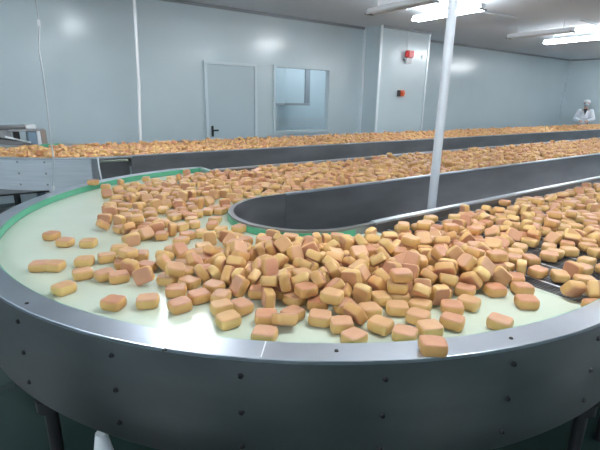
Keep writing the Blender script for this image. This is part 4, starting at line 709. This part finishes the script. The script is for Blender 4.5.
CHUNK = [
1197,1015,58,0,-180,37, 1767,167,20,180,0,87, 1468,174,38,129,-97,-30, 1900,1202,20,0,0,-57, 1750,986,32,86,-4,59, 332,139,20,0,0,-113, 607,1162,32,86,-4,160, 1925,48,58,0,0,-142,
1130,43,20,0,0,52, 1791,1308,32,86,-4,-50, 1476,1104,33,47,3,23, 1233,1297,33,99,-4,97, 1361,1408,32,86,4,-158, 425,914,34,55,-3,-173, 40,709,32,86,-4,-1, 1549,140,20,0,0,136,
1967,1248,30,-148,2,-87, 580,578,20,0,0,4, 979,520,20,0,0,-23, 1262,1028,33,-99,4,94, 1340,425,32,86,-4,10, 569,964,32,-86,-4,-98, 737,1164,29,24,-2,-60, 1006,284,20,0,0,14,
1184,934,31,-143,-2,-104, 118,267,20,0,0,-127, 115,674,20,0,0,91, 414,128,20,0,0,-130, 1726,35,38,26,-102,29, 757,43,20,0,0,-133, 1599,900,20,0,0,-113, 1894,872,20,0,0,27,
1214,236,58,0,0,125, 610,1343,20,0,0,-156, 1958,761,20,0,0,-134, 955,223,20,0,0,-63, 67,778,20,0,0,99, 336,1386,20,0,0,-132, 650,754,35,175,-44,-24, 1453,856,20,0,0,-24,
1104,113,38,51,-83,84, 916,1293,32,-86,4,158, 1555,212,33,-65,-3,-56, 1110,740,20,0,0,-93, 430,1161,32,86,4,12, 1944,988,20,0,0,-145, 1410,202,20,0,0,-127, 353,892,20,0,0,17,
298,625,33,-46,-3,-23, 158,1000,20,0,0,-29, 1216,452,32,86,4,178, 411,551,58,180,0,-33, 1320,141,20,0,0,-71, 669,1130,20,0,0,67, 1373,353,20,0,0,-51, 1238,511,20,0,0,86,
331,1146,33,5,147,88, 1171,859,32,-86,-4,-50, 86,1285,32,86,4,-89, 1226,630,20,0,0,64, 772,1234,20,0,0,39, 500,710,20,0,0,-3, 1292,640,33,-99,-4,-96, 138,347,20,0,0,117,
875,359,20,0,180,33, 1918,58,20,0,0,-10, 257,102,32,86,-4,-12, 144,569,20,0,0,105, 107,1366,20,0,0,-164, 574,218,38,-50,-83,33, 1114,555,32,-86,-4,-146, 1613,357,20,0,0,-95,
646,221,20,0,0,144, 488,125,40,-42,-30,101, 1507,838,38,-8,-58,169, 1605,953,58,0,0,90, 791,247,20,0,0,-61, 132,1103,32,-132,-3,55, 1690,1274,33,-68,-4,144, 175,713,20,0,-180,-72,
1765,652,58,0,0,-80, 1620,599,20,0,0,-110, 1746,579,20,0,0,-167, 1440,395,20,0,0,-85, 1631,728,20,0,0,-64, 385,1096,20,0,0,-112, 1208,326,20,0,0,1, 942,988,33,65,-3,-25,
1306,854,20,0,180,-87, 727,840,58,0,0,16, 1357,36,20,180,0,-12, 1628,1022,41,84,37,-52, 54,544,20,0,0,-59, 826,195,38,50,-83,91, 485,471,20,0,0,52, 1505,336,20,0,0,-25,
850,640,20,0,0,80, 1895,310,20,0,0,-156, 428,852,20,0,0,41, 1627,1301,32,86,-4,30, 1373,1145,38,7,-54,77, 259,164,20,0,0,-161, 1057,1424,38,129,-97,-30, 1409,1292,34,117,3,-123,
1174,398,20,180,0,71, 506,956,20,0,0,142, 1056,526,32,88,4,142, 548,644,33,99,-4,76, 876,713,32,86,4,-87, 135,570,58,0,0,-29, 1269,88,20,0,0,-75, 1828,551,32,86,-4,112,
813,1341,32,-86,4,52, 363,667,20,0,0,-31, 32,1188,71,-133,3,93, 785,1090,33,-99,4,-65, 254,946,20,0,0,-154, 526,819,20,0,0,15, 819,748,38,-26,102,-138, 641,635,20,0,0,105,
1835,1348,32,47,-177,36, 1104,1187,20,0,0,-140, 911,134,20,0,0,-12, 598,1096,32,-86,4,-115, 1251,385,20,0,0,-22, 336,72,32,86,-4,-21, 986,1231,20,0,0,-104, 1249,388,58,0,0,-105,
207,604,20,180,0,28, 551,444,20,0,0,-39, 346,359,20,0,0,44, 1152,1310,20,0,0,148, 1552,1132,20,0,0,161, 1898,244,42,38,-31,-172, 1199,106,32,-86,4,-134, 821,485,20,0,0,119,
193,474,20,0,0,-57, 242,671,42,47,-46,41, 257,766,20,0,0,-169, 1101,1370,20,0,0,-56, 846,1262,20,0,0,-84, 949,1078,58,0,0,-131, 257,1387,20,0,0,167, 1672,309,38,-50,83,-20,
1497,474,20,0,0,-61, 581,502,20,0,0,150, 311,950,40,-59,24,-56, 1451,779,20,180,0,-30, 1648,121,34,-3,34,62, 1638,409,38,10,-62,-112, 1135,1068,41,35,41,-150, 1626,270,20,0,0,19,
210,342,20,0,0,-78, 367,1343,38,50,-83,79, 1509,970,38,32,26,8, 1556,607,39,-50,-19,-96, 334,441,20,180,0,-36, 666,1297,20,0,0,21, 874,1121,20,0,0,37, 636,967,20,0,0,-140,
1280,96,58,0,0,32, 251,494,40,103,-26,-47, 716,970,32,86,4,155, 704,647,33,-4,145,-91, 430,616,32,-86,4,-162, 174,145,20,0,0,-5, 409,536,20,-180,0,-70, 1431,1044,38,50,83,-104,
815,408,20,0,0,157, 1000,1327,34,-4,-139,-62, 445,1405,58,0,0,68, 533,150,20,0,0,-47, 1398,726,20,0,0,-54, 773,804,20,0,0,116, 203,411,38,50,-83,-130, 715,912,34,50,3,153,
630,367,20,0,0,82, 413,1285,20,0,0,-136, 1665,947,38,50,83,31, 226,1043,20,0,0,-81, 640,466,32,-86,4,53, 1113,309,20,0,0,-160, 1015,1057,42,59,144,4, 1391,347,58,0,0,-72,
1014,749,38,-50,83,-59, 909,841,20,-180,0,-45, 1088,1011,20,0,0,-36, 1771,379,30,178,24,19, 246,260,20,0,0,128, 596,888,20,0,0,139, 1441,1157,20,0,0,-60, 196,342,58,180,0,19,
80,974,20,0,0,-164, 920,1187,32,135,-3,68, 1689,674,38,7,54,102, 180,461,58,0,0,19, 1483,1302,20,0,0,82, 1458,922,38,-9,61,20, 1886,546,32,86,-4,138, 1722,1325,20,0,0,-106,
1548,1289,20,0,0,-108, 1361,487,20,0,0,-160, 928,914,33,65,3,65, 248,1153,32,-131,3,102, 674,1390,20,0,0,-139, 1168,1365,58,0,0,-161, 917,604,34,176,-38,32, 1150,222,20,0,0,74,
1174,1384,20,0,0,-148, 464,764,40,-85,30,58, 1351,592,20,0,0,-110, 973,1155,20,0,0,-109, 1523,756,38,50,83,-113, 305,300,32,-86,4,158, 766,1376,20,0,0,-105, 194,820,20,0,0,161,
1698,1171,20,0,0,-54, 744,1282,35,128,10,51, 319,1282,20,0,0,89, 329,1015,32,-86,-4,-173, 844,120,32,-86,4,97, 1850,685,20,0,-180,38, 1878,951,32,-86,-4,-75, 1963,1338,20,0,0,-74,
316,222,32,-86,4,-160, 514,571,58,0,0,-163, 714,746,20,0,0,-127, 1742,854,35,-4,-37,72, 956,345,20,0,0,56, 1226,805,20,0,0,-141, 478,264,37,61,14,-30, 441,1048,35,175,-44,-40,
1179,1208,32,3,148,-99, 177,1378,32,138,2,-59, 206,202,41,105,-36,3, 1348,652,58,0,0,-96, 946,488,58,0,0,69, 1583,505,20,0,0,-76, 1571,816,20,0,0,-125, 567,714,35,4,-38,176,
292,1211,42,30,-37,-96, 615,1259,38,155,78,5, 1705,626,38,7,-54,-95, 355,583,38,-155,78,-1, 96,488,34,4,-140,-85, 836,49,38,-25,-102,24, 307,1070,20,0,0,-75, 900,1412,20,0,0,18,
1832,838,32,-86,-4,-59, 1532,1400,20,0,0,180, 84,928,49,-12,-29,125, 1279,716,20,180,0,-69, 1432,520,31,-31,-2,-25, 1118,814,20,0,0,0, 902,531,20,0,180,-23, 127,1303,38,50,-83,131,
505,309,20,0,0,-16, 1018,53,40,-134,-31,90, 482,1254,33,65,3,158, 413,980,20,0,-180,-10, 412,713,20,0,0,149, 1546,1212,20,180,0,13, 1558,291,32,86,4,37, 1177,1010,20,0,0,174,
957,759,20,0,0,-121, 1022,826,20,0,-180,83, 1309,1255,20,180,0,3, 871,277,31,140,-2,1, 1280,1329,20,0,0,98, 1942,499,20,0,0,-112, 852,796,20,0,-180,-19, 1061,473,38,50,-83,28,
1382,809,20,0,0,150, 778,708,20,0,0,168, 1441,115,20,0,0,154, 1728,238,20,0,0,131, 1711,749,20,0,0,-56, 1718,429,38,9,61,133, 334,769,20,0,0,175, 1068,359,32,86,4,34,
808,1167,20,0,0,96, 1784,1185,58,0,0,-129, 1820,755,20,0,0,90, 1228,872,38,50,83,117, 1705,359,20,0,0,-64, 52,260,32,-86,4,115, 638,295,20,0,0,-174, 836,1020,20,0,0,-123,
943,1067,20,0,0,59, 570,45,20,180,0,68, 1133,740,58,0,0,140, 1906,734,32,86,-4,-49, 889,209,20,0,0,105, 150,1237,20,0,0,179, 402,798,36,-61,-11,129, 32,1319,38,-171,59,5,
1684,1166,58,0,0,5, 1396,984,20,0,0,-157, 1248,511,71,-3,149,10, 1113,1264,48,-39,18,-43, 1330,916,33,-104,-4,-1, 180,1163,20,0,0,124, 617,122,20,0,0,-5, 1388,271,33,4,-144,97,
1707,1406,20,0,0,110, 1886,618,20,0,0,-99, 1702,1020,38,-50,-83,83, 148,57,20,180,0,-12, 1854,386,38,-9,61,-48, 704,167,33,78,-176,-13, 400,273,20,0,0,-176, 593,1213,33,-99,-4,155,
257,564,58,0,0,130, 321,500,38,-129,97,-31, 250,715,39,59,21,-5, 497,640,38,51,-83,-58, 411,464,32,86,-4,-135, 698,1051,20,0,0,-117, 1425,586,38,27,-28,-158, 695,438,20,0,0,46,
1042,1185,40,52,-29,-47, 271,568,20,0,0,65, 1585,977,20,0,0,22, 1044,416,20,0,0,-105, 1000,906,20,0,0,142, 218,1310,20,0,0,-104, 1392,903,32,86,4,-118, 1678,1087,20,0,0,-52,
1441,1410,20,0,0,-152, 1758,1075,20,0,0,-17, 1004,675,20,0,0,-97, 315,694,38,5,67,151, 1172,707,20,0,0,71, 570,296,32,-86,-4,67, 1662,477,20,0,0,-162, 1335,211,36,-4,-41,-66,
1782,1403,20,0,-180,13, 701,848,20,0,0,-61, 792,933,20,0,0,22, 1061,1116,20,0,0,16, 1282,267,20,0,-180,-44, 1475,689,20,0,0,-67, 1255,1399,20,0,0,-159, 489,558,20,0,0,-126,
1822,464,20,0,0,40, 1946,1101,38,-25,102,-123, 865,937,20,0,0,-83, 1656,554,38,51,83,10, 1319,973,20,0,0,9, 702,270,33,-67,-2,-142, 34,468,32,-86,-4,119, 1194,1090,20,0,0,95,
62,124,20,0,0,-44, 484,1014,38,-9,-61,-36, 268,868,20,0,0,4, 496,208,32,86,4,-170, 1248,1158,20,0,0,-172, 553,1287,20,0,0,-135, 1455,388,58,0,0,97, 1967,920,37,11,40,-95,
1552,414,20,0,0,159, 1230,214,20,0,0,-174, 1943,580,20,0,180,77, 1514,49,20,0,0,173, 729,216,35,-68,7,20, 994,596,20,0,0,138, 490,46,20,0,0,63, 699,510,38,130,-97,-20,
934,678,20,0,0,66, 439,1390,20,0,0,121, 1375,1202,20,0,0,-99, 1366,1042,20,-180,0,16, 1966,279,20,0,0,-97, 987,440,34,49,5,-127, 726,575,20,0,0,145, 1869,1288,20,0,0,-93,
697,1356,51,38,28,6, 694,106,20,0,0,-66, 682,422,58,0,0,-115, 101,184,20,0,0,55, 1551,687,31,144,2,-39, 1562,1058,20,0,0,150, 1039,127,20,0,0,-43, 1193,561,32,-132,-3,-133,
1587,70,32,131,-3,-124, 1239,161,32,86,4,-3, 1671,861,20,0,0,-8, 1304,531,35,-28,-17,-122, 1643,794,37,10,38,97, 1478,62,57,-14,-9,46, 266,369,36,5,43,39, 1150,495,20,0,0,64,
523,1365,20,0,0,-57, 1060,759,32,-86,-4,79, 139,880,20,0,0,120, 1934,127,20,0,0,-102, 440,67,55,128,-30,-88, 1491,1036,20,0,0,-75, 287,35,38,-10,63,-20, 1050,932,33,-66,3,-37,
1160,149,33,-99,4,146, 34,878,32,-134,3,80, 180,936,36,5,43,-55, 370,1210,20,0,0,74, 1639,1225,20,0,0,-176, 306,1388,58,0,0,6, 1469,1355,45,39,-21,-158, 1021,998,34,-175,-41,11,
1087,178,33,3,30,105, 1354,1321,20,0,0,7, 892,454,20,0,0,50, 677,1220,20,0,0,-27, 446,392,20,0,0,144, 1070,1250,20,0,0,-60, 428,1214,38,-10,-86,-162, 1342,751,38,-8,-55,-15,
1881,1409,32,-86,4,23, 1772,915,20,0,0,-109, 1803,436,58,-171,-1,-36, 531,1159,20,0,0,-85, 400,204,32,-86,4,-127, 1794,1182,20,0,0,7, 1500,598,20,0,0,-166, 1776,286,20,0,-180,-41,
804,329,20,0,0,96, 1778,658,20,0,0,114, 94,1149,32,-40,2,-124, 1307,1098,20,0,0,89, 1947,384,20,0,0,30, 399,38,34,4,-140,79, 601,813,33,4,-145,-109, 129,1426,38,-50,83,47,
1864,120,41,-74,-72,-93, 1133,1138,34,-48,-3,-146, 1151,623,20,0,0,62, 1914,1378,32,-86,-4,28, 1108,888,20,0,0,-108, 1764,1255,38,51,83,-105, 650,552,33,-176,36,7, 1021,1112,62,158,-13,23,
642,1053,38,-50,83,114, 1871,197,20,0,0,-110, 227,42,20,0,0,20, 1647,43,20,0,0,-124, 1365,663,20,0,0,151, 43,1184,20,0,0,-122, 530,373,32,86,-4,-29, 1141,478,71,-86,4,-27,
1809,87,20,0,0,-124, 1775,803,32,86,-4,-130, 1242,951,32,86,-4,106, 1884,1255,58,0,-180,-89, 970,92,34,50,3,-110, 975,1390,20,0,0,-86, 1866,1134,20,0,0,160, 1608,1360,20,0,0,103,
856,456,58,0,0,70, 897,65,20,0,0,76,
]
IDS = [0, 1, 2, 3, 4, 5, 6, 7, 8, 9, 10, 11, 12, 13, 14, 15, 16, 17, 18, 19, 20, 21, 22, 23, 24, 25, 26, 27, 28, 29, 30, 31, 32, 33, 34, 35, 36, 37, 38, 40, 41, 43, 44, 45, 46, 47, 48, 49, 50, 51, 52, 53, 54, 55, 56, -1, -1, -1, -1, -1, -1, -1, -1, -1, -1, -1, -1, -1, -1, -1, -1, -1, -1, -1, -1, -1, -1, -1, -1, -1, -1, -1, -1, -1, -1, -1, -1, -1, -1, -1, -1, -1, -1, -1, -1, -1, -1, -1, -1, -1, -1, -1, -1, -1, -1, -1, -1, -1, -1, -1, -1, -1, -1, -1, -1, -1, -1, -1, -1, -1, -1, -1, -1, -1, -1, -1, -1, -1, -1, -1, -1, -1, -1, -1, -1, -1, -1, -1, -1, -1, -1, -1, -1, -1, -1, -1, -1, -1, -1, -1, -1, -1, -1, -1, -1, -1, -1, -1, -1, -1, -1, -1, -1, -1, -1, -1, -1, -1, -1, -1, -1, -1, -1, -1, -1, -1, -1, -1, -1, -1, -1, -1, -1, -1, -1, -1, -1, -1, -1, -1, -1, -1, -1, -1, -1, -1, -1, -1, -1, -1, -1, -1, -1, -1, -1, -1, -1, -1, -1, -1, -1, -1, -1, -1, -1, -1, -1, -1, -1, -1, -1, -1, -1, -1, -1, -1, -1, -1, -1, -1, -1, -1, -1, -1, -1, -1, -1, -1, -1, -1, -1, -1, -1, -1, -1, -1, -1, -1, -1, -1, -1, -1, -1, -1, -1, -1, -1, -1, -1, -1, -1, -1, -1, -1, -1, -1, -1, -1, -1, -1, -1, -1, -1, -1, -1, -1, -1, -1, -1, -1, -1, -1, -1, -1, -1, -1, -1, -1, -1, -1, -1, -1, -1, -1, -1, -1, -1, -1, -1, -1]
LABELS = {0: 'cake farthest left on the cream belt, its right side against another cake', 1: 'cake joined to the right side of the leftmost cake on the cream belt', 2: 'flat cake lying just behind another cake, left part of the cream belt', 3: 'cake just in front of a flat cake, left part of the cream belt', 4: 'cake seen end-on nearest the steel rim at the far left', 5: 'left cake of the two lying apart side by side at back left of the belt', 6: 'right cake of the two lying apart side by side at back left of the belt', 8: 'small upright-looking cake farthest back on the bare left of the cream belt', 11: 'single cake lying alone near the rim, left front of the cream belt', 13: 'rounded cake at the bright glare spot near the left front rim', 14: 'pale-sided square cake at the left front corner of the heap', 15: 'square cake right behind the pale-sided one at the left front of the heap', 16: 'front cake of the three clustered at the left front of the heap', 17: 'rear cake of the three clustered at the left front, partly hidden', 18: 'right cake of the three clustered at the left front of the heap', 19: 'small cake directly behind the cake by the rim seam', 20: 'long cake touching the rim line directly above the rim weld seam', 22: 'round-looking cake left of a yellow cake at the middle front edge of heap', 23: 'yellow-sided cake at the middle front edge, behind the frontmost diamond cake', 24: 'diamond-turned cake nearest the rim in the middle front', 25: 'diamond-turned cake just right of and behind the middle frontmost cake', 29: 'frontmost cake right of centre, against the rim, left of the rim cake', 30: 'cake behind the cake that sits on the steel rim', 31: 'square diamond-turned cake right behind the rim cake, edge of the heap', 32: 'lone cake sitting on top of the front steel rim', 33: 'lone diamond-turned cake at right front of the cream belt near the rim', 34: 'cake lying before another cake on the bare cream at the right', 35: 'yellow cake just behind another cake on the bare cream at the right', 36: 'cake at the right end of the heap beside the bare cream patch', 38: 'cake at the right edge resting by the end of the cream belt', 50: 'lone cake perched on the green edge strip at the back left rim', 51: 'cake standing on its edge at the left of the heap, behind the glare spot', 52: 'tilted cake leaning on a neighbour at the middle front of the heap', 53: 'cake standing on edge where the cream belt meets the dark chain belt', 54: 'cake lying on top of two others at the middle front of the heap'}
mp_, mq_ = unpack(MAIN)
for i in range(len(IDS)):
    o = bpy.data.objects.new('cake', CAKES[(i*5+i//7) % 8]); COL.objects.link(o)
    o.location = (mp_[i][0], mp_[i][1], mp_[i][2]+ZB+.0004)
    o.rotation_mode = 'QUATERNION'; o.rotation_quaternion = Quaternion(mq_[i]).normalized()
    x, y, z = mp_[i]
    r = math.hypot(x, y)
    if IDS[i] in LABELS: tag(o, LABELS[IDS[i]], 'cake', 'loose cakes around the heap')
    elif x > .0 and y < -.5: tag(o, 'golden cake lying on the dark chain belt of the near lane at right', 'cake', 'cakes on the near lane')
    elif y > .0 or x < -.95: tag(o, 'golden cake among those spread over the back left of the cream belt', 'cake', 'cakes at the back left of the turn')
    elif z > .03: tag(o, 'golden cake lying tilted or on top of others in the middle heap', 'cake', 'upper cakes of the middle heap')
    else: tag(o, 'golden cake lying low in the heap in the middle of the cream belt', 'cake', 'lower cakes of the middle heap')

# all the further cakes on the lanes, one mass
def massed(pos, quat, n=10):
    lv = [(-CH/2,.84,1.0), (-CH*.30,.97,.15), (CH*.15,1.0,.0), (CH*.38,.93,.5), (CH*.5,.80,1.0)]
    bvs, bcr = cake_rings(n, lv); bvs = np.array(bvs); nv = len(bvs); K = len(pos)
    q = quat/np.linalg.norm(quat, axis=1, keepdims=True); w, x, y, z = q.T
    R = np.stack([np.stack([1-2*(y*y+z*z), 2*(x*y-z*w), 2*(x*z+y*w)], 1), np.stack([2*(x*y+z*w), 1-2*(x*x+z*z), 2*(y*z-x*w)], 1), np.stack([2*(x*z-y*w), 2*(y*z+x*w), 1-2*(x*x+y*y)], 1)], 1)
    V = np.einsum('kij,vj->kvi', R, bvs) + pos[:, None, :]
    quads = np.array([(r*n+k, r*n+(k+1)%n, (r+1)*n+(k+1)%n, (r+1)*n+k) for r in range(4) for k in range(n)])
    caps = np.array([list(range(n))[::-1], list(range(4*n, 5*n))])
    off = (np.arange(K)*nv)[:, None, None]
    loops = np.concatenate([(quads[None]+off).reshape(K, -1), (caps[None]+off).reshape(K, -1)], 1).ravel()
    sizes = np.tile(np.array([4]*len(quads)+[n]*2), K); starts = np.concatenate([[0], np.cumsum(sizes)[:-1]])
    me = bpy.data.meshes.new('massed_cakes'); me.vertices.add(K*nv); me.vertices.foreach_set('co', V.ravel())
    me.loops.add(len(loops)); me.loops.foreach_set('vertex_index', loops.astype(np.int32))
    me.polygons.add(len(sizes)); me.polygons.foreach_set('loop_start', starts.astype(np.int32))
    me.update(calc_edges=True)
    me.polygons.foreach_set('use_smooth', np.ones(len(sizes), bool))
    me.set_sharp_from_angle(angle=math.radians(50))
    a = me.attributes.new('crust', 'FLOAT', 'POINT'); a.data.foreach_set('value', np.tile(np.array(bcr), K))
    rg = np.random.RandomState(4); a = me.attributes.new('tone', 'FLOAT', 'POINT'); a.data.foreach_set('value', np.repeat(rg.rand(K), nv))
    me.materials.append(M['cake_far']); return me
cp_, cq_ = unpack(CHUNK)
allp, allq = [mp_[len(IDS):]], [mq_[len(IDS):]]
def tile(x0, y0, keep, flip=False):
    p = cp_.copy(); q = cq_.copy()
    if flip:                                                   # turn the patch by 180 degrees about Z
        p[:, 0] = 2.0 - p[:, 0]; p[:, 1] = 1.45 - p[:, 1]
        w, x, y, z = cq_.T; q = np.stack([-z, -y, x, w], 1)
    p[:, 0] += x0; p[:, 1] += y0
    k = keep(p[:, 0], p[:, 1]); allp.append(p[k]); allq.append(q[k])
for i in range(4): tile(2.2+2*i, .20, lambda x, y: (y > .345) & (y < 1.46), i % 2 == 1)
for i in range(2): tile(3.62+2*i, -1.70, lambda x, y: (y < -.67) & (x < 6.9), i % 2 == 1)
for i in range(8): tile(-.38+2*i, 2.935, lambda x, y: y < 4.36, i % 2 == 0)
tile(-2.37, 3.0, lambda x, y: (np.hypot(x+.4, y-4.55) < 1.55) & (y < 4.5) & (x < -.36))
P_ = np.concatenate(allp); Q_ = np.concatenate(allq); P_[:, 2] += ZB
ms = bpy.data.objects.new('cake_layer', massed(P_, Q_)); COL.objects.link(ms)
ms['label'] = 'golden cakes packed along the middle and far conveyor lanes'; ms['category'] = 'cakes'; ms['kind'] = 'stuff'
